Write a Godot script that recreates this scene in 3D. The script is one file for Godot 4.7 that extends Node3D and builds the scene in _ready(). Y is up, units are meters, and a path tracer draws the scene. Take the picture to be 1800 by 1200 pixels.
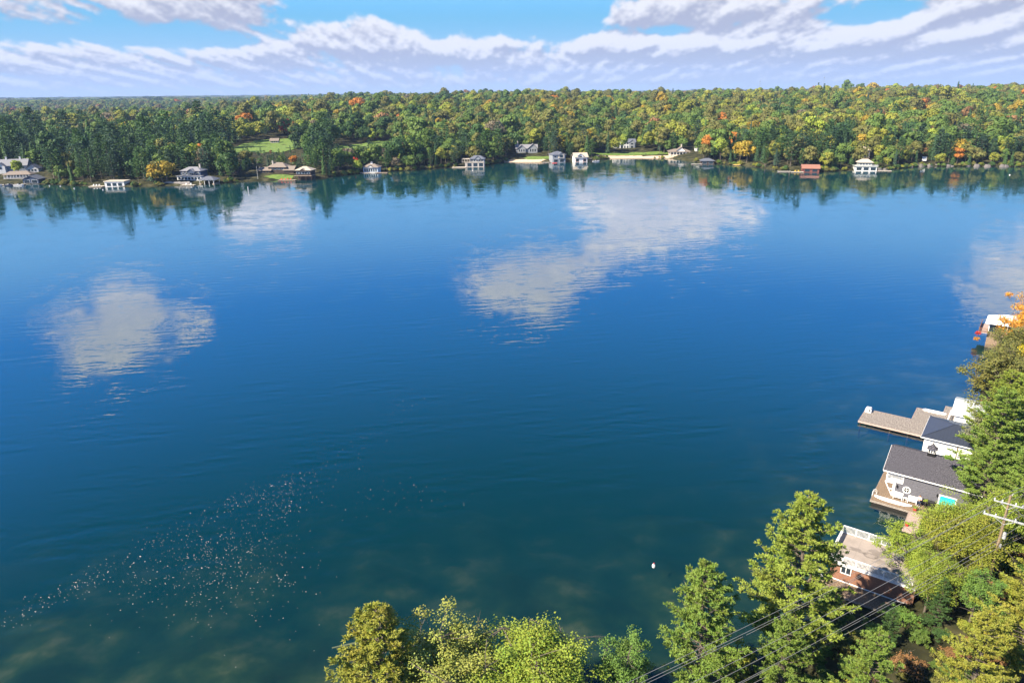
extends Node3D

const EYE := 55.0
var rng := RandomNumberGenerator.new()
var noise_a := FastNoiseLite.new()
var noise_b := FastNoiseLite.new()
var mats := {}

# ---------------------------------------------------------------- helpers
func rnd(a: float, b: float) -> float:
	return rng.randf_range(a, b)

func lin(r: float, g: float, b: float) -> Color:
	return Color(r, g, b).linear_to_srgb()

func polyline(pts: Array, x: float) -> float:
	if x <= pts[0].x: return pts[0].y
	for i in range(1, pts.size()):
		if x <= pts[i].x:
			var t: float = (x - pts[i - 1].x) / (pts[i].x - pts[i - 1].x)
			t = lerpf(t, t * t * (3.0 - 2.0 * t), 0.5)
			return lerpf(pts[i - 1].y, pts[i].y, t)
	return pts[pts.size() - 1].y

# ---------------------------------------------------------------- the land
# shoreline depth (metres ahead of the camera) against x
var far_shore := [Vector2(-1500, 700), Vector2(-700, 560), Vector2(-342, 486), Vector2(-318, 490), Vector2(-272, 474), Vector2(-245, 468), Vector2(-218, 472), Vector2(-196, 482), Vector2(-173, 493), Vector2(-137, 503),
	Vector2(-108, 537), Vector2(-85, 550), Vector2(-43, 571), Vector2(-21, 587), Vector2(-3, 612), Vector2(30, 606), Vector2(69, 622), Vector2(101, 638), Vector2(140, 628), Vector2(155, 580), Vector2(178, 564),
	Vector2(198, 516), Vector2(217, 511), Vector2(245, 518), Vector2(266, 520), Vector2(306, 539), Vector2(337, 536), Vector2(374, 529), Vector2(600, 560), Vector2(1500, 800)]
var near_shore := [Vector2(-400, 40), Vector2(-49, 48), Vector2(-27, 50), Vector2(-11, 52), Vector2(13, 53), Vector2(23, 57), Vector2(37, 64), Vector2(46, 71), Vector2(56, 79), Vector2(62, 86), Vector2(68, 96), Vector2(74, 105), Vector2(82, 115), Vector2(92, 127), Vector2(106, 144),
	Vector2(130, 172), Vector2(190, 226), Vector2(280, 290), Vector2(450, 430), Vector2(700, 520)]
var hill_by_angle := [Vector2(-60, 9), Vector2(-35, 8), Vector2(-26, 11), Vector2(-18, 20), Vector2(-10, 26), Vector2(-2, 29), Vector2(5, 30), Vector2(9, 27), Vector2(14, 23), Vector2(20, 25), Vector2(27, 28), Vector2(36, 29), Vector2(60, 29)]

func height(x: float, z: float) -> float:
	var d := -z
	var wob := noise_a.get_noise_2d(x * 3.0, z * 3.0)
	var near: float = (polyline(near_shore, x) - d) * (0.62 if x > 40.0 else 0.9)
	var far: float = d - polyline(far_shore, x)
	if near > -1.0 and near > far:
		var up := minf(near, 400.0)
		return 0.22 * minf(up, 6.0) + 0.34 * clampf(up - 6.0, 0.0, 20.0) + wob * minf(up, 20.0) * 0.05 + 0.05
	if far > -1.0:
		var away := Vector2(x, z).length()
		var ang := rad_to_deg(atan2(x, d))
		var crest: float = polyline(hill_by_angle, ang)
		var s := smoothstep(20.0, 720.0, far)
		crest -= 14.0 * smoothstep(700.0, 1300.0, far) * smoothstep(-12.0, -22.0, ang)
		var h := 0.3 * minf(far, 5.0) + 0.06 * clampf(far - 5.0, 0.0, 60.0) * (1.0 + 0.6 * smoothstep(10.0, 25.0, ang)) + (crest - 6.0) * s
		h += noise_b.get_noise_2d(x, z) * 9.0 * smoothstep(60.0, 500.0, far)
		var back := smoothstep(1300.0, 2900.0, far)
		var ridge := 23.0 + 11.0 * noise_b.get_noise_2d(x * 0.22 + 900.0, z * 0.34) + 12.0 * smoothstep(5000.0, 11000.0, away)
		return lerpf(h, ridge, back) + wob * minf(far, 10.0) * 0.06
	var deep := minf(-near * 1.05, -far * 1.4)
	deep = minf(deep, 2000.0)
	var depth := 0.3 * minf(deep, 4.0) + 0.14 * clampf(deep - 4.0, 0.0, 26.0) + 0.24 * clampf(deep - 30.0, 0.0, 90.0)
	return -depth - wob * minf(depth, 5.0) * 0.45

func lines(parts: Array) -> PackedFloat32Array:
	var out := PackedFloat32Array()
	for p in parts:
		var v: float = p[0]
		while (p[1] - v) * signf(p[2]) > 0.0:
			out.append(v)
			v += p[2] * (1.0 if p.size() < 4 else maxf(1.0, absf(v) * p[3]))
	out.append(parts[parts.size() - 1][1])
	return out

# ---------------------------------------------------------------- the sky
var cloud_noise := FastNoiseLite.new()
var cloud_fine := FastNoiseLite.new()
# azimuth, elevation, half width, half height, weight: cumulus seen above the far shore and mirrored in the lake
var puffs := [[-30.0, 5.6, 7.5, 1.5, 1.0], [-24.6, 5.9, 1.5, 1.7, 0.7], [-19.8, 5.9, 4.2, 2.3, 1.25], [-11.4, 4.1, 4.6, 1.35, 1.3], [-5.6, 3.1, 5.2, 1.1, 0.9], [-16.0, 3.4, 3.0, 0.8, 0.4], [-23.7, 3.55, 5.0, 0.45, -0.8], [-5.0, 5.7, 4.0, 1.2, -1.0],
	[4.6, 5.6, 2.4, 1.0, -0.55], [0.3, 3.7, 2.6, 0.7, 0.8], [7.0, 3.3, 3.2, 0.8, 0.9], [12.4, 3.0, 2.8, 0.95, 1.1], [15.0, 5.3, 8.5, 1.5, 0.95], [11.8, 4.1, 1.5, 0.5, -0.7], [24.5, 4.7, 3.2, 0.8, -0.9], [31.5, 3.6, 7.0, 1.5, 0.9], [32.0, 5.6, 4.5, 0.9, 0.5], [21.0, 3.2, 7.0, 1.1, 0.8],
	[-30.8, 16.0, 5.6, 3.6, 1.35], [-29.4, 12.6, 2.4, 1.5, 0.8], [-24.9, 16.0, 1.6, 1.4, 0.6], [0.2, 15.0, 5.6, 2.9, 1.3], [6.8, 13.2, 3.6, 2.2, 1.0], [11.8, 9.6, 7.0, 3.0, 1.35], [7.2, 8.0, 5.0, 1.6, 0.8], [-19.6, 9.0, 4.2, 2.1, 1.15], [-9.7, 14.0, 1.7, 1.1, 0.35], [38.0, 12.6, 6.5, 4.5, 1.2], [20.0, 9.0, 4.0, 1.5, 0.5],
	[-31.0, 9.0, 6.0, 1.3, 0.5]]

func cloud(az: float, el: float) -> float:
	var k := 2.1 / (0.75 + 0.13 * el)
	var n := cloud_noise.get_noise_2d(az * 1.0 * k, el * 1.6 * k) * 0.85 + cloud_fine.get_noise_2d(az * 0.9, el * 1.5) * 0.34
	var bias := lerpf(0.62, -0.55, smoothstep(2.6, 4.2, el)) + 0.72 * smoothstep(2.0, 10.0, az) * smoothstep(7.5, 5.5, el)
	bias = lerpf(bias, 0.02, smoothstep(0.8, 0.2, el))
	var inside := smoothstep(75.0, 50.0, absf(az)) * smoothstep(75.0, 55.0, el)
	bias = lerpf(maxf(bias, -0.22), bias - 0.12 * smoothstep(6.0, 9.0, el), inside)
	var put := 0.0
	if inside > 0.0 and el < 25.0:
		for p in puffs:
			var dx: float = (az - p[0]) / p[2]
			var dy: float = (el - p[1]) / p[3]
			if dy < 0.0: dy *= 1.25
			var r := dx * dx + dy * dy
			if r < 1.7:
				put += p[4] * (1.0 - r / 1.7)
	return n * lerpf(1.0, 0.72, smoothstep(7.0, 10.0, el) * inside) + bias + clampf(put, -1.1, 1.35) * inside

const SKY_STORE := 0.50   # the picture holds the sky at this strength

func sky_color(az: float, el: float) -> Color:
	var low := smoothstep(0.0, 6.0, el)
	var c := Color(0.54, 0.66, 0.82).lerp(Color(0.13, 0.52, 0.84), pow(low, 0.6))
	c = c.lerp(Color(0.33, 0.84, 1.66), smoothstep(5.0, 9.5, el))
	c = c.lerp(Color(0.07, 0.50, 1.80), smoothstep(9.5, 16.0, el))
	c = c.lerp(Color(0.008, 0.11, 0.36), smoothstep(17.0, 36.0, el))
	var d := cloud(az, el)
	if d > 0.0:
		var k := 0.30 + 0.06 * el
		var toward := cloud(az - 0.35 * k, el + 1.0 * k)
		var grain := cloud_fine.get_noise_2d(az * 2.0 + 300.0, el * 4.0)
		var bright := clampf(0.36 + (d - toward) * lerpf(1.9, 0.95, smoothstep(1.0, 6.0, el)) - toward * 0.16 + grain * 0.45, 0.0, 1.0)
		var lit := Color(0.45, 0.45, 0.55).lerp(Color(0.64, 0.66, 0.84), smoothstep(6.5, 9.0, el)).lerp(Color(0.97, 0.94, 0.96), bright)
		lit = lit.lerp(Color(0.63, 0.69, 0.79), smoothstep(1.6, 0.1, el) * 0.40)
		lit *= 1.0 + 0.95 * smoothstep(6.5, 9.0, el)
		c = c.lerp(lit, smoothstep(0.0, lerpf(0.5, 0.42, smoothstep(6.0, 8.0, el)), d) * lerpf(0.5, 0.97, smoothstep(0.1, 1.0, el)))
	c *= SKY_STORE
	return Color(minf(c.r, 1.0), minf(c.g, 1.0), minf(c.b, 1.0)).linear_to_srgb()

func make_sky() -> ImageTexture:
	cloud_noise.seed = 11
	cloud_noise.noise_type = FastNoiseLite.TYPE_SIMPLEX_SMOOTH
	cloud_noise.frequency = 0.16
	cloud_noise.fractal_octaves = 5
	cloud_noise.fractal_gain = 0.55
	cloud_fine.seed = 5
	cloud_fine.noise_type = FastNoiseLite.TYPE_SIMPLEX_SMOOTH
	cloud_fine.frequency = 0.9
	cloud_fine.fractal_octaves = 4
	var wide := Image.create(1024, 256, false, Image.FORMAT_RGB8)
	for y in 256:
		var el := 90.0 - (y + 0.5) * 90.0 / 256.0
		for x in 1024:
			wide.set_pixel(x, y, sky_color((x + 0.5) * 360.0 / 1024.0 - 180.0, el))
	wide.resize(4096, 1024, Image.INTERPOLATE_CUBIC)
	var all := Image.create(4096, 2048, false, Image.FORMAT_RGB8)
	all.fill(Color(0.30, 0.36, 0.40))
	all.blit_rect(wide, Rect2i(0, 0, 4096, 1024), Vector2i.ZERO)
	for band in [[0.0, 9.0, 1], [9.0, 27.0, 2]]:
		var st: int = band[2]
		var rows := int((band[1] - band[0]) * 2048.0 / 180.0 / st)
		var cols := int(92.0 * 4096.0 / 360.0 / st)
		var part := Image.create(cols, rows, false, Image.FORMAT_RGB8)
		var y0 := 1024 - int(band[0] * 2048.0 / 180.0) - rows * st
		var x0 := 2048 - cols * st / 2
		for y in rows:
			var el := 90.0 - (y0 + (y + 0.5) * st) * 180.0 / 2048.0
			for x in cols:
				part.set_pixel(x, y, sky_color((x0 + (x + 0.5) * st) * 360.0 / 4096.0 - 180.0, el))
		if st > 1: part.resize(cols * st, rows * st, Image.INTERPOLATE_CUBIC)
		all.blit_rect(part, Rect2i(0, 0, cols * st, rows * st), Vector2i(x0, y0))
	var turned := Image.create(4096, 2048, false, Image.FORMAT_RGB8)   # straight ahead lies at the picture's edge
	turned.blit_rect(all, Rect2i(2048, 0, 2048, 2048), Vector2i.ZERO)
	turned.blit_rect(all, Rect2i(0, 0, 2048, 2048), Vector2i(2048, 0))
	return ImageTexture.create_from_image(turned)

# ---------------------------------------------------------------- the water
func make_water_relief() -> ImageTexture:
	var n := 1024
	var tile := 96.0
	var row := []
	rng.seed = 77
	for i in 30:
		var long := 0.0
		var wave := 0.0
		while true:
			wave = 0.9 * pow(2.0, rnd(0.0, 2.6))
			var dir := -1.72 + rng.randfn(0.0, 0.24)
			var kx := roundi(tile / wave * cos(dir))
			var ky := roundi(tile / wave * sin(dir))
			if kx == 0 and ky == 0: continue
			long = tile / sqrt(float(kx * kx + ky * ky))
			row.append([kx, ky, rnd(0, TAU), pow(long, 1.05)])
			break
	var fine := FastNoiseLite.new()
	fine.noise_type = FastNoiseLite.TYPE_SIMPLEX_SMOOTH
	fine.frequency = 0.055
	fine.fractal_octaves = 3
	var chop := fine.get_seamless_image(n, n)
	chop.convert(Image.FORMAT_L8)
	var chop_bytes := chop.get_data()
	var table := PackedFloat32Array()
	table.resize(n)
	for i in n: table[i] = sin(TAU * i / n)
	var sum := PackedFloat32Array()
	sum.resize(n * n)
	for w in row:
		var kx: int = w[0]
		var amp: float = w[3] * 0.00034
		for y in n:
			var ph: int = (int(w[2] * n / TAU) + w[1] * y) % n
			var at := y * n
			for x in n:
				sum[at + x] += table[ph & 1023] * amp
				ph += kx
	fine.frequency = 0.006
	fine.seed = 9
	var lanes := fine.get_seamless_image(n, n)
	lanes.convert(Image.FORMAT_L8)
	var lane_bytes := lanes.get_data()
	for i in n * n:
		var gust := clampf((lane_bytes[i] / 255.0 - 0.5) * 2.6 + 0.75, 0.2, 1.6)
		sum[i] = (sum[i] + (chop_bytes[i] / 255.0 - 0.5) * 0.011) * gust
	var im := Image.create_from_data(n, n, false, Image.FORMAT_RF, sum.to_byte_array())
	im.bump_map_to_normal_map(1.0 / (tile / n))
	return ImageTexture.create_from_image(im)

func std(name: String, c: Color, rough := 0.8) -> StandardMaterial3D:
	var m := StandardMaterial3D.new()
	m.resource_name = name
	m.albedo_color = c
	m.roughness = rough
	m.metallic_specular = 0.35
	return m

# ---------------------------------------------------------------- meshes
class Leaves:
	var v := PackedVector3Array()
	var c := PackedColorArray()
	var i := PackedInt32Array()
	func quad(p: Vector3, n: Vector3, along: Vector3, l: float, w: float, col: Color) -> void:
		var t := along - n * along.dot(n)
		if t.length_squared() < 1e-6: t = n.cross(Vector3.RIGHT)
		t = t.normalized()
		var b := n.cross(t) * w * 0.5
		t *= l
		var k := v.size()
		v.append(p); v.append(p + t * 0.45 + b); v.append(p + t); v.append(p + t * 0.45 - b)
		for q in 4: c.append(col)
		i.append(k); i.append(k + 1); i.append(k + 2); i.append(k); i.append(k + 2); i.append(k + 3)
	func mesh(m: Material) -> ArrayMesh:
		var arr := []
		arr.resize(Mesh.ARRAY_MAX)
		arr[Mesh.ARRAY_VERTEX] = v
		arr[Mesh.ARRAY_COLOR] = c
		arr[Mesh.ARRAY_INDEX] = i
		var am := ArrayMesh.new()
		am.add_surface_from_arrays(Mesh.PRIMITIVE_TRIANGLES, arr)
		if m: am.surface_set_material(0, m)
		return am

class Solid:
	var v := PackedVector3Array()
	var n := PackedVector3Array()
	var i := PackedInt32Array()
	func face(p: Array) -> void:
		var nn: Vector3 = (p[2] - p[0]).cross(p[1] - p[0]).normalized()
		var k := v.size()
		for q in p:
			v.append(q); n.append(nn)
		for t in range(1, p.size() - 1):
			i.append(k); i.append(k + t); i.append(k + t + 1)
	func box(lo: Vector3, hi: Vector3) -> void:
		var a := Vector3(minf(lo.x, hi.x), minf(lo.y, hi.y), minf(lo.z, hi.z))
		var b := Vector3(maxf(lo.x, hi.x), maxf(lo.y, hi.y), maxf(lo.z, hi.z))
		var p := []
		for q in 8: p.append(Vector3(b.x if q & 1 else a.x, b.y if q & 2 else a.y, b.z if q & 4 else a.z))
		for f in [[4, 6, 7, 5], [1, 3, 2, 0], [5, 7, 3, 1], [0, 2, 6, 4], [6, 2, 3, 7], [0, 4, 5, 1]]:
			face([p[f[0]], p[f[1]], p[f[2]], p[f[3]]])
	func bar(a: Vector3, b: Vector3, w: float, h: float, side := Vector3.ZERO) -> void:
		var t := (b - a).normalized()
		var s := side if side != Vector3.ZERO else t.cross(Vector3.UP)
		if s.length_squared() < 1e-5: s = Vector3.RIGHT
		s = (s - t * s.dot(t)).normalized() * w * 0.5
		var u := s.normalized().cross(t).normalized() * h * 0.5
		var p := [a - s - u, a + s - u, a + s + u, a - s + u, b - s - u, b + s - u, b + s + u, b - s + u]
		for f in [[0, 1, 2, 3], [5, 4, 7, 6], [1, 5, 6, 2], [4, 0, 3, 7], [3, 2, 6, 7], [4, 5, 1, 0]]:
			face([p[f[0]], p[f[1]], p[f[2]], p[f[3]]])
	func tube(path: Array, radii: Array, sides := 6) -> void:
		var k := v.size()
		for q in path.size():
			var t: Vector3 = (path[mini(q + 1, path.size() - 1)] - path[maxi(q - 1, 0)]).normalized()
			var s := t.cross(Vector3(0.13, 0.2, 0.97)).normalized()
			var u := t.cross(s)
			for a in sides:
				var d := s * cos(TAU * a / sides) + u * sin(TAU * a / sides)
				v.append(path[q] + d * radii[q]); n.append(d)
		for q in path.size() - 1:
			for a in sides:
				var p0 := k + q * sides + a
				var p1 := k + q * sides + (a + 1) % sides
				for e in [p0, p0 + sides, p1, p1, p0 + sides, p1 + sides]: i.append(e)
		var top := k + (path.size() - 1) * sides
		for a in range(1, sides - 1):
			for e in [top, top + a + 1, top + a]: i.append(e)
	func prism(poly: Array, depth: Vector3) -> void:
		var back := []
		for q in poly: back.append(q + depth)
		face(poly)
		var rev := back.duplicate()
		rev.reverse()
		face(rev)
		for q in poly.size():
			var r := (q + 1) % poly.size()
			face([poly[r], poly[q], back[q], back[r]])
	func mesh(m: Material = null) -> ArrayMesh:
		var arr := []
		arr.resize(Mesh.ARRAY_MAX)
		arr[Mesh.ARRAY_VERTEX] = v
		arr[Mesh.ARRAY_NORMAL] = n
		arr[Mesh.ARRAY_INDEX] = i
		var am := ArrayMesh.new()
		am.add_surface_from_arrays(Mesh.PRIMITIVE_TRIANGLES, arr)
		if m: am.surface_set_material(0, m)
		return am

var taken := {}
func numbered(called: String) -> String:
	var k: int = taken.get(called, 0)
	taken[called] = k + 1
	return called if k == 0 else "%s_%03d" % [called, k]

func thing(called: String, label: String, category: String, at := Vector3.ZERO, turn := 0.0, group := "") -> Node3D:
	var o := Node3D.new()
	o.name = numbered(called)
	add_child(o)
	o.position = at
	o.rotation.y = turn
	o.set_meta("label", label)
	o.set_meta("category", category)
	if group: o.set_meta("group", group)
	return o

func part(called: String, mesh: Mesh, m: Material, parent: Node3D, at := Vector3.ZERO) -> MeshInstance3D:
	var o := MeshInstance3D.new()
	o.name = called
	o.mesh = mesh
	if m: o.material_override = m
	o.position = at
	parent.add_child(o, true)
	return o

func solo(called: String, mesh: Mesh, m: Material, label: String, category: String, at := Vector3.ZERO, group := "") -> MeshInstance3D:
	var o := MeshInstance3D.new()
	o.name = numbered(called)
	o.mesh = mesh
	if m: o.material_override = m
	o.position = at
	add_child(o)
	o.set_meta("label", label)
	o.set_meta("category", category)
	if group: o.set_meta("group", group)
	return o

func structure(called: String, mesh: Mesh, m: Material) -> MeshInstance3D:
	var o := MeshInstance3D.new()
	o.name = called
	o.mesh = mesh
	if m: o.material_override = m
	add_child(o)
	o.set_meta("kind", "structure")
	return o

func box_mesh(lo: Vector3, hi: Vector3) -> ArrayMesh:
	var s := Solid.new()
	s.box(lo, hi)
	return s.mesh()

# ---------------------------------------------------------------- trees of the far shore
func unit() -> Vector3:
	var z := rnd(-1, 1)
	var a := rnd(0, TAU)
	var r := sqrt(1.0 - z * z)
	return Vector3(r * cos(a), z, r * sin(a))

func tint(spread: float) -> Color:
	var b := 1.0 + rnd(-spread, spread)
	return Color(b * (1.0 + rnd(-0.12, 0.16)), b, b * (1.0 + rnd(-0.15, 0.15)))

func far_broadleaf(sd: int, tall: float, wide: float, dens: float) -> ArrayMesh:
	rng.seed = sd
	var lv := Leaves.new()
	var lobes := []
	for k in 11:
		var u := unit()
		var p := Vector3(u.x * wide * 0.60, tall * 0.62 + u.y * tall * 0.24, u.z * wide * 0.60)
		lobes.append([p, rnd(0.34, 0.48) * wide])
	lobes.append([Vector3(0, tall * 0.76, 0), wide * 0.48])
	for lb in lobes:
		var shade := tint(0.14)
		var cnt := int(76 * dens)
		for q in cnt:
			var u := unit()
			if u.y < -0.35: u.y = -u.y
			var r: float = lb[1] * rnd(0.82, 1.1)
			var p: Vector3 = lb[0] + Vector3(u.x * r, u.y * r * 0.82, u.z * r)
			var nn := (u + unit() * 0.42).normalized()
			lv.quad(p, nn, unit(), rnd(0.8, 1.4) * wide / 5.0, rnd(0.6, 1.0) * wide / 5.0, shade * tint(0.13))
	return lv.mesh(null)

func far_pine(sd: int, tall: float, wide: float) -> ArrayMesh:
	rng.seed = sd
	var lv := Leaves.new()
	var y := tall * 0.24
	while y < tall * 0.97:
		var f := (y / tall - 0.24) / 0.76
		var reach := wide * (sin(clampf(f * 2.4 + 0.55, 0.0, PI)) * 0.75 + 0.14) * rnd(0.8, 1.12)
		var a0 := rnd(0, TAU)
		for b in 6:
			var a := a0 + TAU * b / 6.0 + rnd(-0.4, 0.4)
			var out := Vector3(cos(a), 0, sin(a))
			var ln := reach * rnd(0.55, 1.1)
			for q in 9:
				var t := rnd(0.25, 1.0)
				var side := out.cross(Vector3.UP) * rnd(-0.30, 0.30) * ln
				var p := Vector3(0, y + ln * t * 0.16 + rnd(-0.2, 0.35), 0) + out * ln * t + side * t
				lv.quad(p, (Vector3.UP + unit() * 0.75).normalized(), (out + side * 0.4 + Vector3.UP * 0.35).normalized(), rnd(0.7, 1.3), rnd(0.5, 0.9), tint(0.22))
		y += tall * rnd(0.05, 0.075)
	for q in 10:
		lv.quad(Vector3(rnd(-0.2, 0.2), tall * rnd(0.9, 0.99), rnd(-0.2, 0.2)), unit(), Vector3.UP + unit() * 0.6, 1.1, 0.7, tint(0.2))
	return lv.mesh(null)

func far_spruce(sd: int, tall: float, wide: float) -> ArrayMesh:
	rng.seed = sd
	var lv := Leaves.new()
	for q in 560:
		var f := pow(rnd(0, 1), 0.72)
		var y := tall * lerpf(0.08, 1.0, 1.0 - f)
		var r := wide * f * rnd(0.55, 1.08) + 0.12
		var a := rnd(0, TAU)
		var out := Vector3(cos(a), 0, sin(a))
		lv.quad(Vector3(0, y, 0) + out * r * 0.72, (out + Vector3.UP * 0.9 + unit() * 0.5).normalized(), out + Vector3.DOWN * 0.45, rnd(0.7, 1.2), rnd(0.5, 0.85), tint(0.22))
	return lv.mesh(null)

func trunk_mesh(tall: float, r: float, limbs: int, sd: int) -> ArrayMesh:
	rng.seed = sd
	var s := Solid.new()
	var p := []
	var rr := []
	for k in 5:
		var t := k / 4.0
		p.append(Vector3(rnd(-0.15, 0.15) * t, -0.6 + (tall + 0.6) * t, rnd(-0.15, 0.15) * t))
		rr.append(r * (1.0 - 0.85 * t))
	s.tube(p, rr, 6)
	for k in limbs:
		var y := tall * rnd(0.35, 0.75)
		var a := rnd(0, TAU)
		var d := Vector3(cos(a), rnd(0.4, 0.9), sin(a)) * tall * 0.22
		s.tube([Vector3(0, y, 0), Vector3(0, y, 0) + d * 0.55, Vector3(0, y, 0) + d], [r * 0.4, r * 0.25, r * 0.08], 4)
	return s.mesh()

var leaf_mats := {}
func leaf_mat(name: String) -> StandardMaterial3D:
	if not leaf_mats.has(name):
		var c: Array = leaf_tones[name]
		var m := std("leaf_" + name, lin(c[0], c[1], c[2]), 0.62)
		m.vertex_color_use_as_albedo = true
		m.metallic_specular = 0.3
		m.backlight_enabled = true
		m.backlight = Color(0.50, 0.56, 0.34)
		leaf_mats[name] = m
	return leaf_mats[name]

var leaf_tones := {"mid green": [0.100, 0.159, 0.033], "yellow green": [0.224, 0.236, 0.035], "olive": [0.147, 0.147, 0.040], "deep green": [0.053, 0.106, 0.031], "dark pine": [0.047, 0.094, 0.040], "blue green": [0.052, 0.094, 0.057],
	"golden": [0.330, 0.236, 0.031], "orange": [0.425, 0.165, 0.028], "red": [0.472, 0.053, 0.035], "russet": [0.224, 0.124, 0.053], "grey brown": [0.183, 0.153, 0.100], "lime": [0.236, 0.295, 0.040], "pine": [0.071, 0.136, 0.040]}

var forest_mat: StandardMaterial3D
var far_meshes := {}      # kind -> list of [crown mesh, height, trunk mesh]
func make_far_meshes() -> void:
	far_meshes = {"broadleaf": [], "pine": [], "spruce": []}
	for k in 5:
		var tall: float = [15.0, 13.0, 16.5, 12.0, 14.0][k]
		far_meshes["broadleaf"].append([far_broadleaf(100 + k, tall, [6.2, 5.4, 5.8, 6.4, 4.6][k], 1.0), tall, trunk_mesh(tall * 0.8, 0.24, 4, 200 + k)])
	for k in 4:
		var tall2: float = [20.0, 18.0, 22.0, 17.0][k]
		far_meshes["pine"].append([far_pine(300 + k, tall2, [4.4, 4.8, 4.2, 5.0][k]), tall2, trunk_mesh(tall2 * 0.95, 0.26, 0, 400 + k)])
	for k in 3:
		var tall3: float = [16.0, 18.0, 14.0][k]
		far_meshes["spruce"].append([far_spruce(500 + k, tall3, [2.9, 2.6, 3.1][k]), tall3, trunk_mesh(tall3 * 0.95, 0.2, 0, 600 + k)])

var cleared := []   # x, depth, half width, half depth: houses, lawns, beaches
func is_clear(x: float, d: float) -> bool:
	for r in cleared:
		if absf(x - r[0]) < r[2] and absf(d - r[1]) < r[3]: return true
	return false

var shore_trees := []   # picked out one by one
func pick_tree(x: float, d: float, far: float) -> Array:
	var ang := rad_to_deg(atan2(x, d))
	var patch := noise_b.get_noise_2d(x * 2.2 + 500.0, d * 2.2) * 1.3
	var con := 0.05
	if far < 260.0 and ang < -13.0: con = 0.78
	elif far < 230.0 and ang < -8.0: con = 0.5
	elif far < 120.0 and ang > 13.0: con = 0.42
	elif far < 60.0: con = 0.3
	elif ang > 18.0: con = 0.12
	con += patch * 0.45
	var kind := "broadleaf"
	var tone := "mid green"
	var r := rng.randf()
	if rng.randf() < con:
		kind = "spruce" if rng.randf() < 0.3 else "pine"
		tone = "dark pine" if r < 0.42 else ("blue green" if r < 0.6 else ("pine" if r < 0.9 else "deep green"))
	else:
		var warm := patch + 0.24 * smoothstep(40.0, 300.0, far) + (0.20 if ang > 0.0 else 0.0) + 0.1 * smoothstep(0.0, 30.0, ang)
		var q := lerpf(0.52, r, 0.62) - warm * 0.50 + 0.06
		if q < 0.03: tone = "golden" if rng.randf() < 0.28 else "yellow green"
		elif q < 0.19: tone = "yellow green"
		elif q < 0.42: tone = "olive"
		elif q < 0.66: tone = "mid green"
		elif q < 0.76: tone = "lime" if rng.randf() < 0.5 else "mid green"
		elif q < 0.95: tone = "deep green"
		else: tone = "grey brown"
		var rare := rng.randf()
		if rare < 0.006: tone = "orange"
		elif rare < 0.022: tone = "russet"
		elif rare < 0.0235: tone = "red"
	return [kind, tone]

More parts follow.
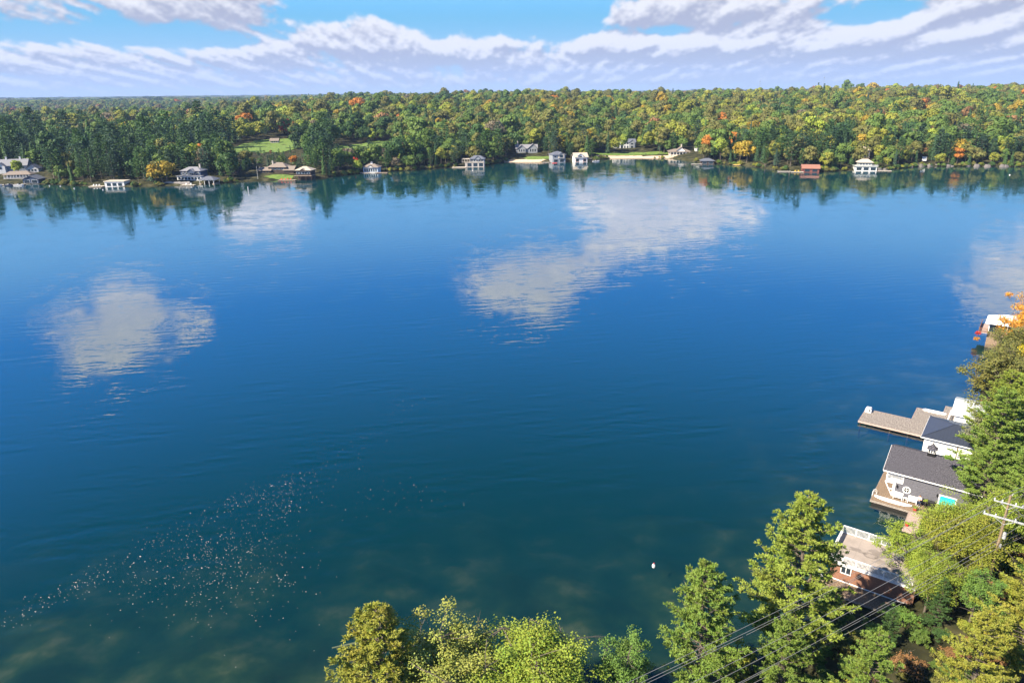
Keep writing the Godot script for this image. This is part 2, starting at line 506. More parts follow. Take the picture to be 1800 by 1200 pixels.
func make_forest() -> void:
	make_far_meshes()
	rng.seed = 4242
	var buckets := {}
	var bands := [[1.0, 70.0, 7.4, 1.12, 0.0], [70.0, 900.0, 12.0, 1.38, 0.0], [900.0, 2400.0, 17.0, 1.6, 0.0], [2400.0, 13000.0, 52.0, 1.0, 1.0]]
	var total := 0
	for bd in bands:
		var step: float = bd[2]
		var d: float = 440.0 if bd[0] < 500.0 else bd[0] + 420.0
		while d < bd[1] + 700.0:
			var st := step * (1.0 if bd[4] == 0.0 else clampf(d / 4200.0, 0.75, 2.4))
			var half := d * 0.80 + 10.0
			var x := -half
			while x < half:
				var px := x + rnd(-0.45, 0.45) * st
				var pd := d + rnd(-0.45, 0.45) * st
				x += st
				var far := pd - polyline(far_shore, px)
				if far < bd[0] or far >= bd[1]: continue
				if far < 500.0 and is_clear(px, pd): continue
				var y := height(px, -pd)
				var kt := pick_tree(px, pd, far)
				var scale: float = bd[3] * rnd(0.62, 1.0) * (1.0 + 0.5 * pow(rng.randf(), 3.0)) * (lerpf(0.72, 1.0, smoothstep(2.0, 16.0, far)))
				if kt[0] == "pine" and far > 70.0 and far < 2400.0 and (px > -0.2 * pd or far > 300.0): scale *= 0.72
				var wide := 1.0
				# the ground falls away low and open towards the lawns, so the trees before them stay small
				var look := px / pd
				for lw in [[-0.380, -0.278, 512.0, 645.0, 560.0], [-0.242, -0.205, 545.0, 685.0, 600.0], [-0.206, -0.156, 570.0, 705.0, 625.0]]:
					if look > lw[0] and look < lw[1] and pd > lw[2] and pd < lw[3]:
						scale *= 0.46 if pd < lw[4] else 0.24
				if bd[4] > 0.0:
					wide = st / 8.0
					scale = rnd(0.9, 1.35)
				var vi: int = rng.randi() % far_meshes[kt[0]].size()
				var turn := rnd(0, TAU)
				if far < 25.0 and absf(px) < pd * 0.735 and shore_trees.size() < 300:
					shore_trees.append([px, y, pd, kt[0], kt[1], vi, scale, turn, far])
					continue
				var key := "%s|%d" % [kt[0], vi]
				if not buckets.has(key): buckets[key] = [PackedFloat32Array(), 0]
				var bb := Basis(Vector3.UP, turn).scaled(Vector3(scale * wide, scale * rnd(0.9, 1.1), scale * wide))
				var t: Array = leaf_tones[kt[1]]
				var br := rnd(0.85, 1.15)
				buckets[key][0].append_array([bb.x.x, bb.y.x, bb.z.x, px, bb.x.y, bb.y.y, bb.z.y, y - 0.3, bb.x.z, bb.y.z, bb.z.z, -pd, t[0] * br, t[1] * br, t[2] * br, 1.0])
				buckets[key][1] += 1
				total += 1
			d += st
	var root := Node3D.new()
	root.name = "hillside_forest"
	add_child(root)
	root.set_meta("kind", "stuff")
	root.set_meta("label", "mixed green and early autumn forest covering the hills beyond the lake")
	root.set_meta("category", "forest")
	var lm := std("leaf_forest", Color.WHITE, 0.62)
	lm.vertex_color_use_as_albedo = true
	lm.metallic_specular = 0.3
	lm.backlight_enabled = true
	lm.backlight = Color(0.50, 0.56, 0.34)
	forest_mat = lm
	for key in buckets:
		var kv: PackedStringArray = key.split("|")
		var mm := MultiMesh.new()
		mm.transform_format = MultiMesh.TRANSFORM_3D
		mm.use_colors = true
		var src: ArrayMesh = far_meshes[kv[0]][int(kv[1])][0]
		var cm: ArrayMesh = src.duplicate()
		cm.surface_set_material(0, lm)
		mm.mesh = cm
		mm.instance_count = buckets[key][1]
		mm.buffer = buckets[key][0]
		var mi := MultiMeshInstance3D.new()
		mi.name = kv[0] + "_canopy"
		mi.multimesh = mm
		mi.set_meta("kind", "stuff")
		root.add_child(mi, true)

# ---------------------------------------------------------------- trees of the near shore
func near_pine(sd: int, tall: float, wide: float, low: float) -> Array:
	rng.seed = sd
	var lv := Leaves.new()
	var wood := Solid.new()
	var path := []
	var rad := []
	for k in 9:
		var t := k / 8.0
		path.append(Vector3(sin(t * 5.0 + sd) * 0.18 * t, -0.8 + (tall + 0.6) * t, cos(t * 4.0 + sd) * 0.18 * t))
		rad.append(tall * 0.0125 * (1.0 - t) + 0.025)
	wood.tube(path, rad, 8)
	var y := tall * low
	while y < tall * 0.985:
		var f := (y / tall - low) / (1.0 - low)
		var prof := (0.55 + 0.45 * smoothstep(0.0, 0.25, f)) * pow(1.0 - f, 0.72) + 0.05
		var count := 5 if f < 0.85 else 4
		var a0 := rnd(0, TAU)
		var axis := Vector3(sin(f * 5.0 + sd) * 0.1, y, 0)
		for b in count:
			var a := a0 + TAU * b / count + rnd(-0.45, 0.45)
			var ln := wide * prof * rnd(0.62, 1.22)
			if rng.randf() < 0.10: ln *= 0.4
			if ln < 0.35: ln = 0.35
			var out := Vector3(cos(a), 0, sin(a))
			var side := Vector3.UP.cross(out)
			var rise := lerpf(0.02, 0.55, f) + rnd(-0.08, 0.14)
			var curl := rnd(0.12, 0.30)
			var pts := []
			for q in 5:
				var t := q / 4.0
				pts.append(axis + out * ln * t + Vector3.UP * ln * (rise * t + curl * t * t) + side * sin(t * 3.0 + a) * 0.06 * ln)
			wood.tube(pts, [0.05, 0.04, 0.03, 0.02, 0.01], 4)
			var tone := tint(0.13)
			var twigs := int(4 + ln * 3.4)
			for w in twigs:
				var t := rnd(0.30, 1.0)
				var fi := t * 4.0
				var i0 := mini(int(fi), 3)
				var p: Vector3 = pts[i0].lerp(pts[i0 + 1], fi - i0)
				var sgn := 1.0 if w % 2 == 0 else -1.0
				var dir := (out * rnd(0.5, 1.0) + side * sgn * rnd(0.3, 1.0) + Vector3.UP * rnd(0.1, 0.5)).normalized()
				var tl := (0.22 + 0.20 * ln * (1.15 - t)) * rnd(0.7, 1.25)
				var tufts := 2 + int(tl / 0.24)
				for u in tufts:
					var c := p + dir * tl * (u + 0.6) / tufts + unit() * 0.05
					var tuft_tone := tone * tint(0.10)
					for nd in 7:
						var way := (dir * 0.75 + Vector3.UP * 0.35 + unit() * 0.95).normalized()
						var face_ := Vector3.UP * 0.75 + out * 0.35 + unit() * 0.75
						lv.quad(c, (face_ - way * face_.dot(way)).normalized(), way, rnd(0.20, 0.34), rnd(0.055, 0.10), tuft_tone)
		y += rnd(0.34, 0.62) * (1.25 - 0.5 * f)
	return [lv.mesh(null), wood.mesh(), tall]

func near_broadleaf(sd: int, tall: float, wide: float, tips: int, leaves: int, size: float, bare := 0) -> Array:
	rng.seed = sd
	var lv := Leaves.new()
	var wood := Solid.new()
	var nodes := []
	var path := []
	var rad := []
	for k in 6:
		var t := k / 5.0
		var p := Vector3(sin(t * 3.0 + sd) * 0.25 * t, -0.8 + (tall * 0.86 + 0.8) * t, cos(t * 3.4 + sd) * 0.25 * t)
		path.append(p)
		rad.append(tall * 0.017 * (1.0 - 0.88 * t))
		if t > 0.25: nodes.append(p)
	wood.tube(path, rad, 8)
	for k in 11:
		var t := rnd(0.28, 0.8)
		var base := Vector3(sin(t * 3.0 + sd) * 0.25 * t, tall * 0.86 * t, cos(t * 3.4 + sd) * 0.25 * t)
		var a := TAU * k / 11.0 * 2.4 + rnd(-0.3, 0.3)
		var end := base + Vector3(cos(a) * wide * rnd(0.5, 0.75), tall * rnd(0.10, 0.26), sin(a) * wide * rnd(0.5, 0.75))
		var mid := base.lerp(end, 0.5) + Vector3.UP * rnd(-0.1, 0.35)
		wood.tube([base, mid, end], [tall * 0.007, tall * 0.005, 0.025], 5)
		nodes.append(mid)
		nodes.append(end)
	var lump := FastNoiseLite.new()
	lump.seed = sd
	lump.frequency = 0.55
	for k in tips + bare:
		var u := unit()
		if u.y < -0.55: u.y *= -0.6
		var r := pow(rnd(0.12, 1.0), 0.36) * (0.80 + 0.85 * lump.get_noise_3d(u.x * 2.2, u.y * 2.2, u.z * 2.2))
		if k >= tips: r = rnd(1.05, 1.22)
		var tip := Vector3(u.x * wide * r, tall * 0.63 + u.y * tall * 0.37 * r, u.z * wide * r)
		var best: Vector3 = nodes[0]
		for q in nodes:
			if q.distance_squared_to(tip) < best.distance_squared_to(tip): best = q
		var mid := best.lerp(tip, 0.55) + unit() * 0.15
		wood.tube([best, mid, tip], [0.035, 0.022, 0.008], 4)
		if k >= tips:
			for q in 3:
				wood.tube([mid.lerp(tip, rnd(0.1, 0.7)), tip + unit() * 0.45], [0.014, 0.006], 3)
			continue
		var tone := tint(0.13)
		var cr := rnd(0.5, 0.95) * wide / 3.6
		for q in leaves:
			var o := unit()
			var p := tip + Vector3(o.x, o.y * 0.72, o.z) * cr * pow(rng.randf(), 0.42)
			var nn := (o * 0.55 + Vector3.UP * 0.55 + unit() * 0.7).normalized()
			lv.quad(p, nn, unit(), size * rnd(0.75, 1.3), size * rnd(0.55, 0.9), tone * tint(0.11))
	return [lv.mesh(null), wood.mesh(), tall]

var near_kinds := {}
func plant_tree(kind: String, called: String, label: String, tone: String, x: float, z: float, tall: float, turn: float, group := "trees of the near shore", broad := 1.0) -> void:
	var src: Array = near_kinds[kind]
	var k: float = tall / src[2]
	var o := thing(called, label, "tree", Vector3(x, height(x, z) - 0.15, z), turn, group)
	o.scale = Vector3(k * broad, k, k * broad)
	part("trunk", src[1], mats.bark, o)
	part("crown", src[0], leaf_mat(tone), o)

func plant_near_trees() -> void:
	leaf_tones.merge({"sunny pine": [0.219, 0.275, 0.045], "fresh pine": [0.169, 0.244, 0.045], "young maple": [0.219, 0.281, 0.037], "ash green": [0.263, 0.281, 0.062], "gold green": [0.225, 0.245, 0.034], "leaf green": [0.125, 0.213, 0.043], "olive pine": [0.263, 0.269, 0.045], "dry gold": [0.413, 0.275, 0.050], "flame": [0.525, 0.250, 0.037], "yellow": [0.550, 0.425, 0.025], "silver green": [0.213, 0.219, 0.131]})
	near_kinds = {
		"pine_a": near_pine(21, 18.5, 4.2, 0.10), "pine_b": near_pine(22, 16.0, 3.9, 0.16), "pine_c": near_pine(23, 15.0, 4.4, 0.12), "pine_d": near_pine(29, 19.0, 5.0, 0.10),
		"broad_a": near_broadleaf(31, 13.0, 3.9, 130, 150, 0.155, 16), "broad_b": near_broadleaf(32, 11.5, 5.0, 190, 150, 0.165, 14), "broad_c": near_broadleaf(33, 9.5, 3.0, 110, 120, 0.155, 5), "bush": near_broadleaf(34, 3.2, 1.7, 48, 60, 0.17, 3), "broad_d": near_broadleaf(35, 16.0, 4.2, 170, 100, 0.22, 6)}
	plant_tree("pine_b", "pine_tree", "bushy sunlit pine rising nearest the submerged log", "olive pine", -11.2, -46.5, 15.2, 0.4, "trees of the near shore", 1.4)
	plant_tree("broad_a", "ash_tree", "pale yellow-green broadleaf tree with thin upright twigs beside the pine", "ash green", -6.3, -47.6, 13.2, 1.1, "trees of the near shore", 1.25)
	plant_tree("broad_b", "maple_tree", "wide yellow-green maple with bare grey twigs on top", "young maple", 1.4, -46.6, 11.8, 2.0, "trees of the near shore", 1.25)
	plant_tree("broad_c", "maple_tree", "small rounded fresh green tree standing alone between maple and pine", "leaf green", 9.9, -49.2, 9.6, 0.6, "trees of the near shore", 1.0)
	plant_tree("pine_b", "pine_tree", "slim pine with a long bare side branch over the water", "fresh pine", 16.9, -52.0, 15.6, 3.3, "trees of the near shore", 1.15)
	plant_tree("pine_a", "pine_tree", "tallest bright pine in front of the brown flat-roofed boathouse", "sunny pine", 27.6, -57.6, 19.0, 2.1, "trees of the near shore", 1.38)
	plant_tree("pine_c", "pine_tree", "low spreading pine below the tallest one, crossed by power lines", "fresh pine", 24.0, -50.5, 10.2, 0.9)
	plant_tree("pine_c", "pine_tree", "flat-topped pine at the bottom edge beneath the power lines", "fresh pine", 29.6, -46.6, 10.0, 4.0)
	plant_tree("broad_b", "maple_tree", "broad gold-tinged maple between the flat roof deck and the pole", "gold green", 51.4, -69.6, 8.9, 0.2, "trees of the near shore", 1.45)
	plant_tree("broad_c", "maple_tree", "yellow-green maple touching the flat roof deck railing", "young maple", 45.0, -68.4, 8.4, 1.7, "trees of the near shore", 1.15)
	plant_tree("broad_b", "maple_tree", "lower yellow-green maple just left of the utility pole", "young maple", 52.0, -71.6, 9.0, 3.9, "trees of the near shore", 1.15)
	plant_tree("broad_b", "maple_tree", "yellow-green maple hiding the landward end of the brown boathouse", "young maple", 44.6, -63.2, 8.2, 5.2)
	plant_tree("pine_d", "pine_tree", "large dense pine hiding the end of the grey boathouse", "fresh pine", 64.2, -84.4, 17.4, 1.0, "trees of the near shore", 1.3)
	plant_tree("pine_c", "pine_tree", "pine leaning its branches over the teal door", "fresh pine", 61.2, -80.4, 12.0, 2.5, "trees of the near shore", 1.2)
	plant_tree("pine_a", "pine_tree", "tall pine at the picture edge behind the utility pole", "sunny pine", 70.0, -87.0, 19.5, 5.0)
	plant_tree("broad_d", "maple_tree", "olive-brown maple standing above the pale roofed boathouse", "olive", 74.5, -99.5, 18.6, 0.7, "trees of the near shore", 1.2)
	plant_tree("broad_c", "birch_tree", "thin silvery tree in front of the pale grey roof", "silver green", 70.0, -93.5, 11.0, 2.2)
	plant_tree("broad_d", "maple_tree", "orange-tipped maple beside the white roofed boathouse", "flame", 94.5, -122.5, 20.0, 1.9)
	plant_tree("broad_d", "maple_tree", "olive green maple below the orange-tipped one", "olive", 85.0, -112.0, 18.0, 3.1)
	plant_tree("broad_c", "maple_tree", "narrow bright yellow tree at the picture edge", "yellow", 83.0, -104.0, 16.0, 0.1, "trees of the near shore", 0.7)
	plant_tree("pine_d", "pine_tree", "big olive-gold pine filling the lower corner by the pole", "olive pine", 46.0, -50.4, 16.2, 0.3, "trees of the near shore", 1.15)
	plant_tree("pine_c", "pine_tree", "olive-gold pine at the bottom edge with plume-like branches", "olive pine", 37.5, -45.6, 11.0, 1.5)
	plant_tree("pine_d", "pine_tree", "olive-gold pine behind the corner pine, close to the pole foot", "olive pine", 53.5, -54.0, 11.5, 2.7)
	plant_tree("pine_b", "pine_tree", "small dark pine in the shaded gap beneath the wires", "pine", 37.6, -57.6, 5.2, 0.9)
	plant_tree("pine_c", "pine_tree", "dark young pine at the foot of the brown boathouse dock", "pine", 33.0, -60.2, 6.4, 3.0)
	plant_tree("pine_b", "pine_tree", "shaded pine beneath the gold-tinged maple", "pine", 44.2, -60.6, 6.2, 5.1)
	plant_tree("pine_d", "pine_tree", "bright pine between the olive-brown maple and the large dense pine", "sunny pine", 70.5, -92.5, 16.5, 3.7, "trees of the near shore", 1.2)
	plant_tree("pine_a", "pine_tree", "bright pine just behind the pole crossarms at the picture edge", "fresh pine", 62.0, -74.5, 15.0, 1.3, "trees of the near shore", 1.25)
	plant_tree("broad_b", "maple_tree", "yellow-green maple right behind the pole", "young maple", 57.5, -70.5, 10.0, 2.9)
	plant_tree("pine_b", "pine_tree", "pine between the pole and the corner pines", "sunny pine", 57.5, -60.0, 7.5, 4.4, "trees of the near shore", 1.3)
	plant_tree("broad_c", "maple_tree", "small green maple in the dip beside the pole foot", "leaf green", 47.6, -60.4, 7.0, 3.6, "trees of the near shore", 1.2)
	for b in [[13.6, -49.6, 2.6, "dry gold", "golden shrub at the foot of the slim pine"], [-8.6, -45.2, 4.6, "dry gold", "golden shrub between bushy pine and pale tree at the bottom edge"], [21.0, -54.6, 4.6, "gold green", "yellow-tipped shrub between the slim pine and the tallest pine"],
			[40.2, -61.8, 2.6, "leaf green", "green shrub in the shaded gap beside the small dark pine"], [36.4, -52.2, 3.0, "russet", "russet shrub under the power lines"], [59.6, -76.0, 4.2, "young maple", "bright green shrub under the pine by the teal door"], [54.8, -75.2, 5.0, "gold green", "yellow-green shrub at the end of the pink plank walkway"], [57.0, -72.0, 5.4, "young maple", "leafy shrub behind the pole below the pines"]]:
		plant_tree("bush", "shrub", b[4], b[3], b[0], b[1], b[2], b[0], "shrubs of the near shore")

# ---------------------------------------------------------------- near boathouses and docks
const HEAD := -0.6435   # the near buildings share one heading: local x runs inland, local z towards the camera side

func spot(o: Vector3, x: float, y: float, z: float) -> Vector3:
	return o + Vector3(0.8, 0, 0.6) * x + Vector3(0, y, 0) + Vector3(-0.6, 0, 0.8) * z

func noisy(name: String, a: Color, b: Color, freq: float, tile: float, rough := 0.85, stretch := Vector3.ONE, octaves := 5) -> StandardMaterial3D:
	var m := std(name, Color.WHITE, rough)
	var t := NoiseTexture2D.new()
	t.width = 512
	t.height = 512
	t.seamless = true
	var f := FastNoiseLite.new()
	f.frequency = freq
	f.fractal_octaves = octaves
	f.fractal_gain = 0.6
	f.seed = name.hash() % 1000
	t.noise = f
	var g := Gradient.new()
	g.offsets = PackedFloat32Array([0.3, 0.7])
	g.colors = PackedColorArray([a, b])
	t.color_ramp = g
	m.albedo_texture = t
	m.uv1_triplanar = true
	m.uv1_scale = stretch / tile
	return m

func make_mats() -> void:
	mats.bark = noisy("bark", lin(0.075, 0.06, 0.05), lin(0.17, 0.14, 0.11), 0.03, 2.0, 0.9)
	mats.white = noisy("white_paint", lin(0.66, 0.66, 0.65), lin(0.80, 0.80, 0.79), 0.02, 3.0, 0.55)
	mats.grey_siding = noisy("grey_siding", lin(0.085, 0.085, 0.10), lin(0.115, 0.115, 0.135), 0.02, 3.0, 0.7)
	mats.shingle = noisy("shingles", lin(0.012, 0.012, 0.016), lin(0.135, 0.13, 0.15), 0.07, 6.0, 0.9, Vector3.ONE, 2)
	mats.seam_roof = std("dark_metal_roof", lin(0.035, 0.042, 0.062), 0.38)
	mats.seam_roof.metallic_specular = 0.6
	mats.brown_siding = noisy("brown_siding", lin(0.185, 0.092, 0.06), lin(0.245, 0.125, 0.08), 0.02, 3.0, 0.7)
	mats.plank = noisy("weathered_planks", lin(0.17, 0.145, 0.125), lin(0.34, 0.30, 0.265), 0.02, 2.0, 0.85, Vector3(1, 1, 0.25))
	mats.plank_pink = noisy("pinkish_planks", lin(0.28, 0.21, 0.18), lin(0.44, 0.35, 0.31), 0.02, 2.0, 0.85)
	mats.plank_brown = noisy("brown_planks", lin(0.13, 0.09, 0.06), lin(0.27, 0.20, 0.14), 0.02, 2.0, 0.85)
	mats.deck_felt = deck_material()
	mats.dark = std("dark_wood", lin(0.022, 0.02, 0.018), 0.8)
	mats.black = std("black_metal", lin(0.012, 0.012, 0.013), 0.5)
	mats.teal = std("teal_paint", lin(0.02, 0.50, 0.46), 0.45)
	mats.glass = std("window_glass", lin(0.02, 0.03, 0.04), 0.08)
	mats.glass.metallic_specular = 0.6
	mats.pane = std("clear_pane", Color(0.7, 0.8, 0.8, 0.12), 0.03)
	mats.pane.transparency = BaseMaterial3D.TRANSPARENCY_ALPHA
	mats.pole = noisy("pole_wood", lin(0.17, 0.125, 0.07), lin(0.29, 0.215, 0.13), 0.03, 2.0, 0.9)
	mats.wire = std("aluminium_wire", lin(0.20, 0.20, 0.20), 0.5)
	mats.galvanised = std("galvanised_steel", lin(0.36, 0.37, 0.38), 0.45)
	mats.red = std("red_pot", lin(0.45, 0.03, 0.03), 0.5)
	mats.pale_roof = noisy("pale_metal_roof", lin(0.30, 0.33, 0.33), lin(0.40, 0.43, 0.42), 0.01, 4.0, 0.5)

func deck_material() -> StandardMaterial3D:
	var n := 256
	var im := Image.create(n, n, false, Image.FORMAT_RGB8)
	var f := FastNoiseLite.new()
	f.frequency = 0.02
	f.fractal_octaves = 5
	for y in n:
		for x in n:
			var k := 1.0 + f.get_noise_2d(x, y) * 0.16 + f.get_noise_2d(x * 7.0, y * 7.0) * 0.05
			var c := Vector3(0.30, 0.255, 0.225) * k
			# old puddle stains: a ring and two blotches on the felt, as the photo shows
			var wob := f.get_noise_2d(x * 2.0 + 400.0, y * 2.0) * 9.0
			var r := Vector2(x - 108, y - 118).length() + wob
			var s := exp(-pow((r - 20.0) / 4.5, 2.0)) * 0.42 + (0.14 if r < 20.0 else 0.0)
			s = maxf(s, 0.34 * smoothstep(30.0, 22.0, Vector2((x - 128) * 0.8, y - 84).length() + wob * 1.5))
			s = maxf(s, 0.30 * smoothstep(20.0, 13.0, Vector2((x - 58) * 0.8, y - 108).length() + wob * 1.6))
			s = maxf(s, 0.22 * smoothstep(26.0, 15.0, Vector2((x - 150) * 0.6, y - 140).length() + wob * 1.8))
			# seams between the felt sheets
			if x % 64 < 1: s = maxf(s, 0.2)
			c *= 1.0 - s
			im.set_pixel(x, y, lin(c.x, c.y, c.z))
	var m := std("roof_deck_felt", Color.WHITE, 0.9)
	m.albedo_texture = ImageTexture.create_from_image(im)
	return m

func planks(s: Solid, x0: float, x1: float, z0: float, z1: float, top: float, step := 0.14, across := false, thick := 0.04) -> void:
	var lo := z0 if across else x0
	var hi := z1 if across else x1
	var q := lo
	while q < hi - 0.02:
		var e := minf(q + step - 0.014, hi)
		var j := rng.randf() * 0.006
		if across: s.box(Vector3(x0, top - thick, q), Vector3(x1, top - j, e))
		else: s.box(Vector3(q, top - thick, z0), Vector3(e, top - j, z1))
		q += step

# lap siding on a vertical plane from a to b (seen from the side where a is on the left)
func siding(s: Solid, a: Vector3, b: Vector3, y0: float, y1: float, step := 0.17) -> void:
	var t := (b - a).normalized()
	var out := t.cross(Vector3.UP).normalized()
	var y := y0
	while y < y1 - 0.01:
		var e := minf(y + step, y1)
		var up := Vector3.UP
		var p0 := a + up * (y - a.y) + out * 0.022
		var p1 := b + up * (y - b.y) + out * 0.022
		var p2 := b + up * (e - b.y) + out * 0.004
		var p3 := a + up * (e - a.y) + out * 0.004
		s.face([p0, p3, p2, p1])
		s.face([p0 - out * 0.022, p0, p1, p1 - out * 0.022])
		y = e

func stuffed(o: MeshInstance3D) -> MeshInstance3D:
	o.set_meta("kind", "stuff")
	return o

# railing from a to b (local): posts, rails, balusters
func railing(parent: Node3D, a: Vector3, b: Vector3, tall: float, bays: int, m: Material) -> void:
	var t := (b - a).normalized()
	for k in bays + 1:
		var p := a.lerp(b, k / float(bays))
		part("railing_post", box_mesh(Vector3(-0.05, 0, -0.05), Vector3(0.05, tall + 0.04, 0.05)), m, parent, p)
	var r := Solid.new()
	r.bar(a + Vector3.UP * tall, b + Vector3.UP * tall, 0.09, 0.06)
	part("top_rail", r.mesh(), m, parent)
	r = Solid.new()
	r.bar(a + Vector3.UP * 0.10, b + Vector3.UP * 0.10, 0.06, 0.05)
	part("bottom_rail", r.mesh(), m, parent)
	var s := Solid.new()
	var n := int(a.distance_to(b) / 0.13)
	for k in range(1, n):
		var p := a.lerp(b, k / float(n))
		s.box(p + Vector3(-0.02, 0.1, -0.02), p + Vector3(0.02, tall - 0.02, 0.02))
	stuffed(part("balusters", s.mesh(), m, parent))

func slab_roof(s: Solid, e0: Vector3, e1: Vector3, r1: Vector3, r0: Vector3, th: float) -> void:
	# one roof slope: eave e0-e1, ridge r0-r1, thickness downwards
	s.prism([e0, r0, r1, e1], Vector3.DOWN * th)

func window_part(parent: Node3D, at: Vector3, w: float, h: float, leaves: int, frame: Material) -> void:
	# in a wall that faces local z; at = centre
	var f := Solid.new()
	var t := 0.09
	f.box(at + Vector3(-w / 2 - t, h / 2, 0), at + Vector3(w / 2 + t, h / 2 + t, 0.07))
	f.box(at + Vector3(-w / 2 - t, -h / 2 - t, 0), at + Vector3(w / 2 + t, -h / 2, 0.09))
	f.box(at + Vector3(-w / 2 - t, -h / 2, 0), at + Vector3(-w / 2, h / 2, 0.07))
	f.box(at + Vector3(w / 2, -h / 2, 0), at + Vector3(w / 2 + t, h / 2, 0.07))
	for k in range(1, leaves):
		var x := -w / 2 + w * k / leaves
		f.box(at + Vector3(x - 0.04, -h / 2, 0), at + Vector3(x + 0.04, h / 2, 0.06))
	var o := part("window", f.mesh(), frame, parent)
	for k in leaves:
		var x0 := -w / 2 + w * k / leaves + 0.04
		var x1 := -w / 2 + w * (k + 1) / leaves - 0.04
		part("pane", box_mesh(at + Vector3(x0, -h / 2, 0.0), at + Vector3(x1, h / 2, 0.03)), mats.glass, o)

func lantern(parent: Node3D, at: Vector3) -> void:
	var s := Solid.new()
	s.box(at + Vector3(-0.05, 0.05, 0.0), at + Vector3(0.05, 0.2, 0.05))
	s.bar(at + Vector3(0, 0.18, 0.03), at + Vector3(0, 0.22, 0.2), 0.03, 0.03)
	s.tube([at + Vector3(0, -0.18, 0.2), at + Vector3(0, -0.14, 0.2), at + Vector3(0, 0.12, 0.2), at + Vector3(0, 0.22, 0.2)], [0.05, 0.08, 0.11, 0.02], 6)
	part("wall_lantern", s.mesh(), mats.black, parent)

